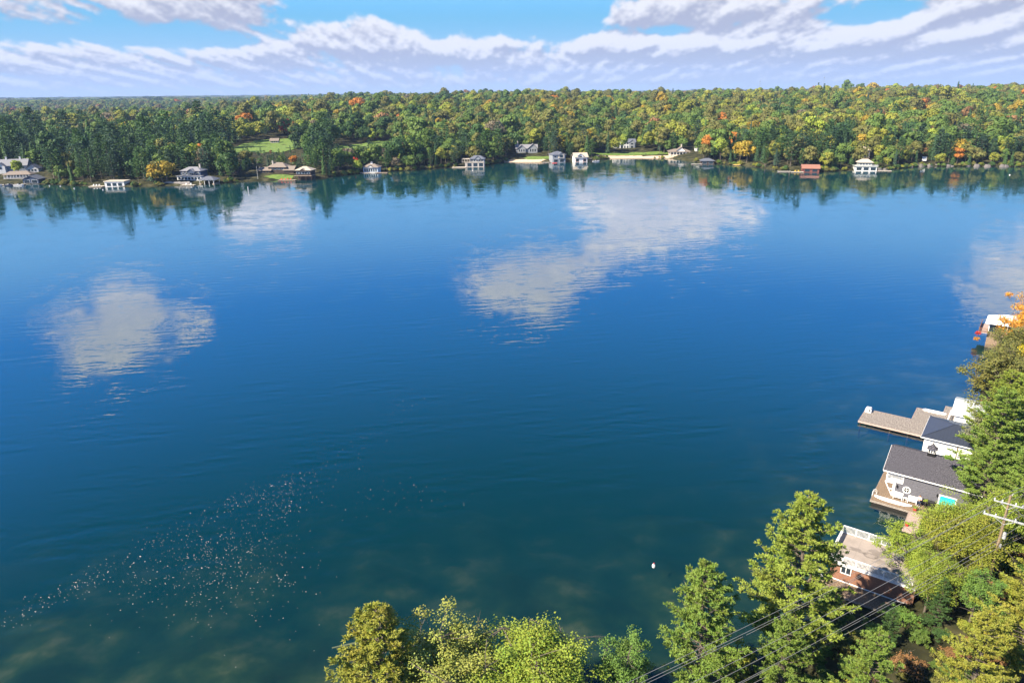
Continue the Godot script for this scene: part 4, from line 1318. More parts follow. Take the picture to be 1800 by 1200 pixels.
func pale_boathouse(o: Vector3) -> void:
	var t := thing("boathouse", "pale grey roofed boathouse half hidden behind the maple, with glass railings", "boathouse", o, HEAD)
	part("wall", box_mesh(Vector3(13.5, -1.4, -13.6), Vector3(22, 2.65, -6.2)), mats.white, t)
	var rf := Solid.new()
	slab_roof(rf, Vector3(13.0, 2.72, -5.8), Vector3(22.5, 2.72, -5.8), Vector3(22.5, 3.9, -10.0), Vector3(13.0, 3.9, -10.0), 0.14)
	slab_roof(rf, Vector3(22.5, 2.72, -14.2), Vector3(13.0, 2.72, -14.2), Vector3(13.0, 3.9, -10.001), Vector3(22.5, 3.9, -10.001), 0.14)
	var roof := part("roof", rf.mesh(), mats.pale_roof, t)
	var gb := Solid.new()
	gb.prism([Vector3(13.5, 2.65, -6.2), Vector3(13.5, 3.7, -9.9), Vector3(13.5, 2.65, -13.6)], Vector3(8.5, 0, 0))
	part("gable", gb.mesh(), mats.white, t)
	var fs := Solid.new()
	fs.box(Vector3(12.96, 2.42, -5.8), Vector3(22.5, 2.69, -5.74))
	fs.bar(Vector3(12.95, 2.6, -5.8), Vector3(12.95, 3.78, -10.0), 0.05, 0.24, Vector3.RIGHT)
	fs.bar(Vector3(12.95, 2.6, -14.2), Vector3(12.95, 3.78, -10.0), 0.05, 0.24, Vector3.RIGHT)
	part("fascia", fs.mesh(), mats.white, roof)
	var sd := thing("dock", "short plank dock in front of the pale roofed boathouse", "dock", o, HEAD)
	rng.seed = 12
	var s := Solid.new()
	planks(s, 11.5, 13.45, -15.6, -11.95, 0.02, 0.15)
	stuffed(part("planks", s.mesh(), mats.plank, sd))
	part("edge_board", box_mesh(Vector3(11.44, -0.25, -15.6), Vector3(11.49, 0.04, -11.95)), mats.plank_pink, sd)
	for z in [-15.2, -12.3]:
		var c := Solid.new()
		c.tube([Vector3(11.8, -6.0, z), Vector3(11.8, -0.05, z)], [0.14, 0.14], 7)
		part("pile", c.mesh(), mats.dark, sd)
	var gl := thing("glass_railing", "white framed glass railing at the inner end of the L-shaped dock", "railing", o, HEAD)
	for k in 3:
		var z0 := -11.4 + k * 1.5
		part("pane", box_mesh(Vector3(12.6, 0.12, z0 + 0.05), Vector3(12.63, 1.0, z0 + 1.4)), mats.pane, gl)
		part("railing_post", box_mesh(Vector3(12.56, 0.0, z0 - 0.05), Vector3(12.67, 1.08, z0 + 0.05)), mats.white, gl)
	part("top_rail", box_mesh(Vector3(12.55, 1.08, -11.5), Vector3(12.68, 1.15, -6.7)), mats.white, gl)

func flat_boathouse(o: Vector3) -> void:
	var t := thing("boathouse", "reddish brown boathouse with a railed flat roof deck", "boathouse", o, HEAD)
	var L := 9.0
	var D := 6.7
	var H := 2.45
	var wall := part("wall", box_mesh(Vector3(0.25, -H - 1.2, -D + 0.2), Vector3(L, -0.16, -0.2)), mats.brown_siding, t)
	var sd := Solid.new()
	siding(sd, Vector3(0.25, 0, -0.2), Vector3(L, 0, -0.2), -H, -0.16, 0.18)
	siding(sd, Vector3(0.25, 0, -D + 0.2), Vector3(0.25, 0, -0.2), -H, -0.16, 0.18)
	stuffed(part("clapboards", sd.mesh(), mats.brown_siding, wall))
	part("base_board", box_mesh(Vector3(0.2, -H - 0.02, -0.17), Vector3(L, -H + 0.14, -0.15)), mats.white, t)
	var slab := part("roof_deck", box_mesh(Vector3(-0.05, -0.16, -D), Vector3(L, -0.004, 0.0)), mats.plank_pink, t)
	var fl := Solid.new()
	fl.face([Vector3(-0.05, 0, 0), Vector3(-0.05, 0, -D), Vector3(L, 0, -D), Vector3(L, 0, 0)])
	var fm := fl.mesh()
	var arr := fm.surface_get_arrays(0)
	arr[Mesh.ARRAY_TEX_UV] = PackedVector2Array([Vector2(0, 1), Vector2(0, 0), Vector2(1, 0), Vector2(1, 1)])
	var am := ArrayMesh.new()
	am.add_surface_from_arrays(Mesh.PRIMITIVE_TRIANGLES, arr)
	part("deck_surface", am, mats.deck_felt, slab)
	var fs := Solid.new()
	fs.box(Vector3(-0.1, -0.22, 0.0), Vector3(L, 0.03, 0.06))
	fs.box(Vector3(-0.1, -0.22, -D - 0.06), Vector3(L, 0.03, -D))
	fs.box(Vector3(-0.1, -0.22, -D), Vector3(-0.052, 0.03, 0.0))
	part("fascia", fs.mesh(), mats.white, t)
	railing(t, Vector3(-0.02, 0, -0.02), Vector3(L - 0.4, 0, -0.02), 1.02, 6, mats.white)
	railing(t, Vector3(0.0, 0, -D + 0.03), Vector3(L - 0.4, 0, -D + 0.03), 1.02, 6, mats.white)
	railing(t, Vector3(-0.02, 0, -D + 0.12), Vector3(-0.02, 0, -0.1), 1.02, 4, mats.white)
	window_part(t, Vector3(1.89, -0.80, -0.19), 0.98, 0.80, 2, mats.white)
	var dk := thing("dock", "narrow brown plank dock below the reddish brown boathouse", "dock", o + Vector3(0, -H, 0), HEAD)
	rng.seed = 15
	var s := Solid.new()
	planks(s, -1.6, 7.5, -0.15, 2.6, -0.01, 0.15)
	stuffed(part("planks", s.mesh(), mats.plank_brown, dk))
	part("edge_board", box_mesh(Vector3(-1.6, -0.22, 2.6), Vector3(7.5, 0.01, 2.65)), mats.plank, dk)
	part("crib", box_mesh(Vector3(-1.4, -1.2, 0.0), Vector3(7.4, -0.23, 2.45)), mats.dark, dk)
	var ch := thing("deck_chair", "white slatted deck chair on the dock below the brown boathouse", "chair", spot(o, -0.7, -H, 0.9), HEAD + 0.7)
	part("seat", box_mesh(Vector3(-0.3, 0.30, -0.25), Vector3(0.3, 0.35, 0.32)), mats.white, ch)
	for k in 5:
		var sl := Solid.new()
		sl.bar(Vector3(-0.24 + k * 0.12, 0.32, -0.25), Vector3(-0.28 + k * 0.14, 0.98, -0.5), 0.10, 0.025, Vector3.RIGHT)
		part("back_slat", sl.mesh(), mats.white, ch)
	for x in [-0.36, 0.28]:
		part("armrest", box_mesh(Vector3(x, 0.54, -0.4), Vector3(x + 0.1, 0.57, 0.38)), mats.white, ch)
		for z in [-0.35, 0.28]: part("leg", box_mesh(Vector3(x + 0.02, 0, z), Vector3(x + 0.08, 0.54, z + 0.07)), mats.white, ch)

func white_roof_boathouse(o: Vector3) -> void:
	var t := thing("boathouse", "white hip-roofed boathouse with screened porch at the picture edge", "boathouse", o, HEAD)
	part("wall", box_mesh(Vector3(0.5, -1.5, -6.5), Vector3(8, 2.2, -0.5)), mats.plank_brown, t)
	part("porch_screen", box_mesh(Vector3(0.7, 2.25, -6.3), Vector3(8, 4.2, -0.7)), mats.glass, t)
	for q in [[0.55, -0.55], [0.55, -3.5], [0.55, -6.45], [4.0, -0.55], [7.5, -0.55]]:
		part("porch_post", box_mesh(Vector3(q[0] - 0.09, 2.2, q[1] - 0.09), Vector3(q[0] + 0.09, 4.25, q[1] + 0.09)), mats.white, t)
	var rf := Solid.new()
	var a := Vector3(-0.3, 4.25, 0.3)
	var b := Vector3(-0.3, 4.25, -7.3)
	var c := Vector3(9, 4.25, -7.3)
	var d := Vector3(9, 4.25, 0.3)
	var r0 := Vector3(3.4, 5.9, -3.5)
	var r1 := Vector3(5.4, 5.9, -3.5)
	rf.face([a, r0, r1, d])
	rf.face([b, r0, a])
	rf.face([c, r1, r0, b])
	rf.face([d, r1, c])
	rf.face([a, d, c, b])
	part("roof", rf.mesh(), mats.white, t)
	var rail := part("balcony", box_mesh(Vector3(-1.2, 2.0, -7.0), Vector3(0.48, 2.2, 0.6)), mats.plank_pink, t)
	railing(rail, Vector3(-1.15, 2.2, 0.5), Vector3(-1.15, 2.2, -6.9), 0.95, 4, mats.brown_siding)
	railing(rail, Vector3(-1.15, 2.2, 0.55), Vector3(0.5, 2.2, 0.55), 0.95, 1, mats.brown_siding)
	for k in 2:
		var lv := Leaves.new()
		rng.seed = 700 + k
		for q in 260:
			var u := unit()
			lv.quad(u * rnd(0.2, 0.6) * Vector3(1.3, 0.8, 1.0), unit(), unit(), 0.2, 0.16, tint(0.3))
		solo("flower_basket", lv.mesh(null), leaf_mat("red" if k == 0 else "flame"), ["red flower basket hanging on the white roofed boathouse balcony", "orange flower basket beside the white roofed boathouse"][k], "flower basket", spot(o, -1.2, 1.9 - k * 1.1, 0.6 + k * 0.9))

# ---------------------------------------------------------------- poles and lines
func sagging(a: Vector3, b: Vector3, sag: float, r: float) -> ArrayMesh:
	var s := Solid.new()
	var p := []
	var rr := []
	for k in 29:
		var t := k / 28.0
		p.append(a.lerp(b, t) + Vector3.DOWN * sag * 4.0 * t * (1.0 - t))
		rr.append(r)
	s.tube(p, rr, 5)
	return s.mesh()

func power_lines() -> void:
	var foot := Vector3(53.0, height(53.0, -66.0) - 0.5, -66.0)
	var t := thing("utility_pole", "wooden utility pole with two crossarms and insulators among the trees", "utility pole", foot)
	var top := 13.9 - foot.y
	var sh := Solid.new()
	sh.tube([Vector3(0, 0, 0), Vector3(0.05, top * 0.5, 0), Vector3(0.1, top, 0)], [0.19, 0.16, 0.12], 10)
	part("shaft", sh.mesh(), mats.pole, t)
	var u := Vector3(0.80, 0, 0.60)
	for arm in [[top - 1.0, 1.35, 0.09], [top - 2.85, 2.0, 0.13]]:
		var s := Solid.new()
		var c := Vector3(0.08, arm[0], 0.0) + Vector3(-0.6, 0, 0.8) * 0.2
		s.bar(c - u * arm[1], c + u * arm[1], arm[2], arm[2] * 1.3)
		var arm_part := part("crossarm", s.mesh(), mats.galvanised, t)
		for k in [-1.0, -0.45, 0.5, 1.0]:
			var p: Vector3 = c + u * arm[1] * 0.94 * k
			var i := Solid.new()
			i.tube([p, p + Vector3.UP * 0.14, p + Vector3.UP * 0.2, p + Vector3.UP * 0.26, p + Vector3.UP * 0.34], [0.04, 0.04, 0.09, 0.05, 0.06], 7)
			part("insulator", i.mesh(), mats.white, arm_part)
		for k in [-1.0, 1.0]:
			var br := Solid.new()
			br.bar(c + u * arm[1] * 0.55 * k, c + Vector3.DOWN * 0.7, 0.04, 0.04)
			part("brace", br.mesh(), mats.galvanised, arm_part)
	var pin := Solid.new()
	pin.bar(Vector3(0.1, top - 0.3, 0), Vector3(0.1, top + 0.25, 0) + u * 0.18, 0.08, 0.08)
	part("top_pin", pin.mesh(), mats.galvanised, t)
	var tr := Solid.new()
	tr.tube([Vector3(0.42, top - 5.4, 0.1), Vector3(0.42, top - 5.3, 0.1), Vector3(0.42, top - 4.65, 0.1), Vector3(0.42, top - 4.55, 0.1)], [0.15, 0.2, 0.2, 0.12], 10)
	part("transformer", tr.mesh(), mats.galvanised, t)
	part("meter_box", box_mesh(Vector3(0.1, top - 6.6, -0.15), Vector3(0.35, top - 6.1, 0.15)), mats.galvanised, t)
	var head := foot + Vector3(0.1, 0, 0)
	var back := Vector3(-65.4, -2.6, 34.5)
	var ahead := Vector3(66.0, 1.0, -34.0)
	# name of the wire, height on the pole, offset along the arm
	var runs := [["topmost power line over the pole tip", top + 0.3, 0.15], ["power line on the short upper crossarm, lake end", top - 0.62, -1.3], ["power line on the short upper crossarm, land end", top - 0.62, 1.3], ["power line on the long lower crossarm, lake end", top - 2.45, -1.9], ["power line on the long lower crossarm, next to the pole", top - 2.45, 0.85], ["power line on the long lower crossarm, land end", top - 2.45, 1.9],
		["upper cable of the lowest pair below the crossarms", top - 5.9, 0.0], ["lower cable of the lowest pair below the crossarms", top - 6.4, 0.1]]
	for k in runs.size():
		var p: Vector3 = head + Vector3.UP * runs[k][1] + u * runs[k][2] + Vector3(-0.12, 0, 0.16)
		solo("power_line", sagging(p, p + back + Vector3.UP * (1.0 if k < 6 else 2.0), 1.1 + 0.12 * (k % 3), 0.019), mats.wire, runs[k][0] + ", toward the bottom edge", "power line", Vector3.ZERO, "power lines strung from the utility pole")
		solo("power_line", sagging(p, p + ahead, 1.2, 0.019), mats.wire, runs[k][0] + ", beyond the pole", "power line", Vector3.ZERO, "power lines strung from the utility pole")
	var guy := Solid.new()
	guy.tube([head + Vector3.UP * (top - 1.0), head + Vector3(6.5, 6.0, 2.6)], [0.025, 0.025], 4)
	solo("guy_wire", guy.mesh(), mats.wire, "steel guy wire slanting down from the utility pole", "guy wire")

func near_side() -> void:
	grey_boathouse(Vector3(53.59, 0.6, -87.54))
	hip_boathouse(Vector3(63.8, 3.6, -99.7))
	big_dock(Vector3(60.11, 0.5, -111.98))
	pale_boathouse(Vector3(60.11, 0.5, -111.98))
	flat_boathouse(Vector3(36.9, 3.0, -70.0))
	white_roof_boathouse(Vector3(107.0, 0.6, -152.0))
	power_lines()
	# swimming buoy and a sunken log off the near shore
	var by := Solid.new()
	by.tube([Vector3(0, -0.25, 0), Vector3(0, -0.18, 0), Vector3(0, 0.05, 0), Vector3(0, 0.22, 0), Vector3(0, 0.3, 0), Vector3(0, 0.36, 0)], [0.05, 0.19, 0.22, 0.17, 0.06, 0.05], 10)
	var bt := thing("mooring_buoy", "small white mooring buoy floating alone in front of the slim pine", "buoy", Vector3(17.1, 0.0, -73.2))
	part("float", by.mesh(), mats.white, bt)
	part("band", box_mesh(Vector3(-0.07, 0.36, -0.07), Vector3(0.07, 0.40, 0.07)), mats.red, bt)
	var lg := Solid.new()
	lg.tube([Vector3(-19.6, -0.75, -60.9), Vector3(-17.0, -0.55, -61.4), Vector3(-14.6, -0.4, -61.7)], [0.08, 0.13, 0.17], 7)
	solo("sunken_log", lg.mesh(), std("wet_log", lin(0.12, 0.14, 0.07), 0.9), "pale sunken log lying under water left of the bushy pine", "log")
	# pale leaves drifting on the surface
	rng.seed = 808
	var spots := []
	for cl in [[-52.0, -71.0, -40.6, -88.0, 1.3, 150], [-40.6, -88.0, -32.0, -95.0, 1.6, 170], [-34.0, -84.0, -31.0, -93.0, 2.0, 130], [-45.0, -73.0, -29.5, -72.5, 3.6, 420], [-41.0, -79.0, -32.0, -77.0, 2.6, 200], [-58.0, -64.0, -51.0, -71.5, 1.2, 110], [-30.0, -95.0, -18.0, -128.0, 2.2, 70], [-25.0, -88.0, -10.0, -90.0, 3.0, 60], [-36.0, -67.0, -24.0, -66.0, 4.0, 60]]:
		for k in cl[5]:
			var f := rng.randf()
			var p := Vector3(lerpf(cl[0], cl[2], f) + rng.randfn() * cl[4], 0.012, lerpf(cl[1], cl[3], f) + rng.randfn() * cl[4])
			spots.append(p)
	var lv := Leaves.new()
	for p in spots:
		var s := rnd(0.035, 0.08) * (1.6 if rng.randf() < 0.15 else 1.0)
		lv.quad(p, (Vector3.UP + unit() * 0.15).normalized(), unit(), s * 1.3, s, Color(1, 1, 1) * rnd(0.6, 1.0))
	var fl := structure("floating_leaves", lv.mesh(null), null)
	var lm := std("pale_leaf", lin(0.70, 0.72, 0.66), 0.7)
	lm.vertex_color_use_as_albedo = true
	fl.material_override = lm
	fl.set_meta("kind", "stuff")
	fl.set_meta("label", "pale leaves and fluff drifting in streaks on the dark water")
	fl.set_meta("category", "leaves")

# ---------------------------------------------------------------- far shore: cottages, boathouses, docks, boats
func far_mats() -> void:
	var list := {"f_slate": [0.11, 0.12, 0.15], "f_greyroof": [0.20, 0.20, 0.22], "f_blue": [0.045, 0.065, 0.11], "f_paleblue": [0.34, 0.42, 0.52], "f_brown": [0.055, 0.04, 0.034], "f_brownroof": [0.20, 0.165, 0.14], "f_tanroof": [0.42, 0.36, 0.29], "f_white": [0.58, 0.58, 0.58], "f_cream": [0.46, 0.41, 0.34],
		"f_grey": [0.22, 0.24, 0.27], "f_red": [0.15, 0.055, 0.045], "f_redroof": [0.27, 0.13, 0.095], "f_greenroof": [0.30, 0.32, 0.29], "f_wood": [0.30, 0.24, 0.18], "f_rock": [0.13, 0.118, 0.112], "f_yellow": [0.62, 0.42, 0.04], "f_orange": [0.55, 0.18, 0.04], "f_stone": [0.36, 0.33, 0.30], "f_chair": [0.50, 0.06, 0.05], "f_stonewall": [0.30, 0.27, 0.25]}
	for k in list:
		var c: Array = list[k]
		mats[k] = noisy(k, lin(c[0] * 0.86, c[1] * 0.86, c[2] * 0.86), lin(minf(c[0] * 1.12, 0.8), minf(c[1] * 1.12, 0.8), minf(c[2] * 1.12, 0.8)), 0.03, 9.0, 0.75)

func mass(t: Node3D, x: float, z: float, w: float, d: float, y0: float, h: float, roof: String, rh: float, wm: Material, rm: Material, over := 0.6) -> void:
	# centre x, front z; body runs back to z - d
	var b := Solid.new()
	b.box(Vector3(x - w / 2, y0, z - d), Vector3(x + w / 2, y0 + h, z))
	var top := y0 + h
	var r := Solid.new()
	var xa := x - w / 2 - over
	var xb := x + w / 2 + over
	var za := z + over
	var zb := z - d - over
	var zm := (za + zb) / 2.0
	if roof == "gable_x":
		b.prism([Vector3(x - w / 2, top, z), Vector3(x - w / 2, top + rh * 0.86, zm), Vector3(x - w / 2, top, z - d)], Vector3(w, 0, 0))
		slab_roof(r, Vector3(xa, top - 0.1, za), Vector3(xb, top - 0.1, za), Vector3(xb, top + rh, zm), Vector3(xa, top + rh, zm), 0.22)
		slab_roof(r, Vector3(xb, top - 0.1, zb), Vector3(xa, top - 0.1, zb), Vector3(xa, top + rh, zm - 0.002), Vector3(xb, top + rh, zm - 0.002), 0.22)
	elif roof == "gable_z":
		b.prism([Vector3(x + w / 2, top, z), Vector3(x, top + rh * 0.86, z), Vector3(x - w / 2, top, z)], Vector3(0, 0, -d))
		slab_roof(r, Vector3(xb, top - 0.1, za), Vector3(xb, top - 0.1, zb), Vector3(x, top + rh, zb), Vector3(x, top + rh, za), 0.22)
		slab_roof(r, Vector3(xa, top - 0.1, zb), Vector3(xa, top - 0.1, za), Vector3(x - 0.002, top + rh, za), Vector3(x - 0.002, top + rh, zb), 0.22)
	elif roof == "hip":
		var inx := minf((xb - xa) * 0.5, (za - zb) * 0.5) * 0.9
		var r0 := Vector3(xa + inx, top + rh, zm)
		var r1 := Vector3(xb - inx, top + rh, zm)
		var a := Vector3(xa, top + 0.02, za)
		var bb := Vector3(xa, top + 0.02, zb)
		var c := Vector3(xb, top + 0.02, zb)
		var dd := Vector3(xb, top + 0.02, za)
		r.face([a, r0, r1, dd])
		r.face([bb, r0, a])
		r.face([c, r1, r0, bb])
		r.face([dd, r1, c])
		r.face([a, dd, c, bb])
	else:
		r.box(Vector3(xa, top + 0.01, zb), Vector3(xb, top + 0.01 + rh, za))
	part("wall", b.mesh(), wm, t)
	part("roof", r.mesh(), rm, t)

func openings(t: Node3D, z: float, list: Array, frame: Material) -> void:
	# [x, y, w, h] in the front
	for q in list:
		var f := Solid.new()
		f.box(Vector3(q[0] - q[2] / 2 - 0.14, q[1] - q[3] / 2 - 0.14, z + 0.003), Vector3(q[0] + q[2] / 2 + 0.14, q[1] + q[3] / 2 + 0.14, z + 0.06))
		var o := part("window" if q.size() < 5 else q[4], f.mesh(), frame, t)
		part("pane", box_mesh(Vector3(q[0] - q[2] / 2, q[1] - q[3] / 2, z + 0.05), Vector3(q[0] + q[2] / 2, q[1] + q[3] / 2, z + 0.085)), mats.glass, o)

func row_of(x0: float, x1: float, n: int, y: float, w: float, h: float) -> Array:
	var out := []
	for k in n: out.append([lerpf(x0, x1, (k + 0.5) / n), y, w, h])
	return out

func chimney(t: Node3D, x: float, z: float, y0: float, y1: float, m: Material) -> void:
	var s := Solid.new()
	s.box(Vector3(x - 0.5, y0, z - 0.4), Vector3(x + 0.5, y1, z + 0.4))
	s.box(Vector3(x - 0.6, y1 + 0.002, z - 0.5), Vector3(x + 0.6, y1 + 0.2, z + 0.5))
	part("chimney", s.mesh(), m, t)

func posts(t: Node3D, x0: float, x1: float, n: int, z: float, y0: float, y1: float, m: Material) -> void:
	for k in n:
		var x := lerpf(x0, x1, k / float(n - 1))
		part("porch_post", box_mesh(Vector3(x - 0.12, y0, z - 0.12), Vector3(x + 0.12, y1, z + 0.12)), m, t)

func simple_rail(t: Node3D, x0: float, x1: float, z: float, y: float, m: Material) -> void:
	var s := Solid.new()
	s.box(Vector3(x0, y + 0.92, z - 0.05), Vector3(x1, y + 1.02, z + 0.05))
	s.box(Vector3(x0, y + 0.1, z - 0.04), Vector3(x1, y + 0.18, z + 0.04))
	var n := int((x1 - x0) / 0.45)
	for k in n + 1: s.box(Vector3(lerpf(x0, x1, k / float(n)) - 0.045, y, z - 0.045), Vector3(lerpf(x0, x1, k / float(n)) + 0.045, y + 0.92, z + 0.045))
	part("railing", s.mesh(), m, t)

func dock(label: String, x: float, z: float, w: float, d: float, turn: float, m: Material) -> Node3D:
	var t := thing("dock", label, "dock", Vector3(x, 0, z), turn, "docks of the far shore")
	var s := Solid.new()
	s.box(Vector3(-w / 2, 0.28, -d / 2), Vector3(w / 2, 0.5, d / 2))
	part("deck", s.mesh(), m, t)
	for k in 2:
		part("crib", box_mesh(Vector3(-w / 2 + 0.3 + k * (w - 2.1), -1.5, -d / 2 + 0.3), Vector3(-w / 2 + 1.8 + k * (w - 2.1), 0.278, d / 2 - 0.3)), mats.f_brown, t)
	return t

func deck_chair(label: String, at: Vector3, turn: float, m: Material, group: String) -> void:
	var t := thing("deck_chair", label, "chair", at, turn, group)
	part("seat", box_mesh(Vector3(-0.35, 0.28, -0.3), Vector3(0.35, 0.36, 0.4)), m, t)
	var b := Solid.new()
	b.prism([Vector3(-0.34, 0.3, -0.3), Vector3(-0.34, 1.05, -0.6), Vector3(-0.34, 1.05, -0.54), Vector3(-0.34, 0.3, -0.2)], Vector3(0.68, 0, 0))
	part("backrest", b.mesh(), m, t)
	for x in [-0.45, 0.35]:
		part("armrest", box_mesh(Vector3(x, 0.56, -0.4), Vector3(x + 0.1, 0.6, 0.45)), m, t)
		part("leg", box_mesh(Vector3(x + 0.01, 0, 0.3), Vector3(x + 0.09, 0.56, 0.4)), m, t)
		part("leg", box_mesh(Vector3(x + 0.01, 0, -0.4), Vector3(x + 0.09, 0.56, -0.3)), m, t)

func motorboat(label: String, x: float, z: float, turn: float, hull: Material, L := 6.0) -> void:
	var t := thing("motorboat", label, "boat", Vector3(x, 0, z), turn, "motorboats moored along the far shore")
	var s := Solid.new()
	var n := 8
	var rings := []
	for k in n + 1:
		var f := k / float(n)
		var half := 1.1 * (1.0 if f < 0.45 else sqrt(maxf(0.0, 1.0 - pow((f - 0.45) / 0.55, 2.2)))) + 0.02
		var xx := (f - 0.5) * L
		var sheer := 0.75 + 0.3 * f * f
		rings.append([Vector3(xx, sheer, half), Vector3(xx, 0.1, half * 0.86), Vector3(xx, -0.3, 0), Vector3(xx, 0.1, -half * 0.86), Vector3(xx, sheer, -half)])
	for k in n:
		for q in 4: s.face([rings[k][q], rings[k][q + 1], rings[k + 1][q + 1], rings[k + 1][q]])
		s.face([rings[k][4] - Vector3(0, 0.08, 0), rings[k][0] - Vector3(0, 0.08, 0), rings[k + 1][0] - Vector3(0, 0.08, 0), rings[k + 1][4] - Vector3(0, 0.08, 0)])
	s.face([rings[0][0], rings[0][4], rings[0][3], rings[0][2], rings[0][1]])
	part("hull", s.mesh(), hull, t)
	part("cockpit", box_mesh(Vector3(-L * 0.36, 0.62, -0.75), Vector3(L * 0.12, 0.86, 0.75)), mats.f_brown, t)
	for z2 in [-0.42, 0.42]: part("seat", box_mesh(Vector3(-0.9, 0.862, z2 - 0.28), Vector3(-0.35, 1.2, z2 + 0.28)), mats.f_white, t)
	var w := Solid.new()
	w.prism([Vector3(L * 0.12, 0.87, -0.8), Vector3(L * 0.05, 1.35, -0.7), Vector3(L * 0.07, 1.35, -0.7), Vector3(L * 0.14, 0.87, -0.8)], Vector3(0, 0, 1.5))
	part("windshield", w.mesh(), mats.glass, t)
	part("engine", box_mesh(Vector3(-L * 0.5 - 0.45, 0.2, -0.25), Vector3(-L * 0.5 - 0.02, 1.15, 0.25)), mats.black, t)

func ground_patch(called: String, cx: float, cd: float, hx: float, hd: float, m: Material, lift: float, sd: int) -> void:
	var s := Solid.new()
	var n := 14
	var nz := FastNoiseLite.new()
	nz.seed = sd
	nz.frequency = 0.35
	var p := func(a: int, b: int) -> Vector3:
		var u := a / float(n) * 2.0 - 1.0
		var v := b / float(n) * 2.0 - 1.0
		var k := 1.0 + 0.22 * nz.get_noise_2d(u * 5.0, v * 5.0)
		var x := cx + u * hx * k * (1.0 - 0.18 * v * v)
		var z := -cd + v * hd * k * (1.0 - 0.18 * u * u)
		return Vector3(x, maxf(height(x, z), 0.02) + lift, z)
	for b in n:
		for a in n:
			s.face([p.call(a, b + 1), p.call(a, b), p.call(a + 1, b), p.call(a + 1, b + 1)])
	structure(numbered(called), s.mesh(), m)

func hw(x: float, z: float) -> Vector3:
	return Vector3(x, maxf(height(x, z), 0.0), z)

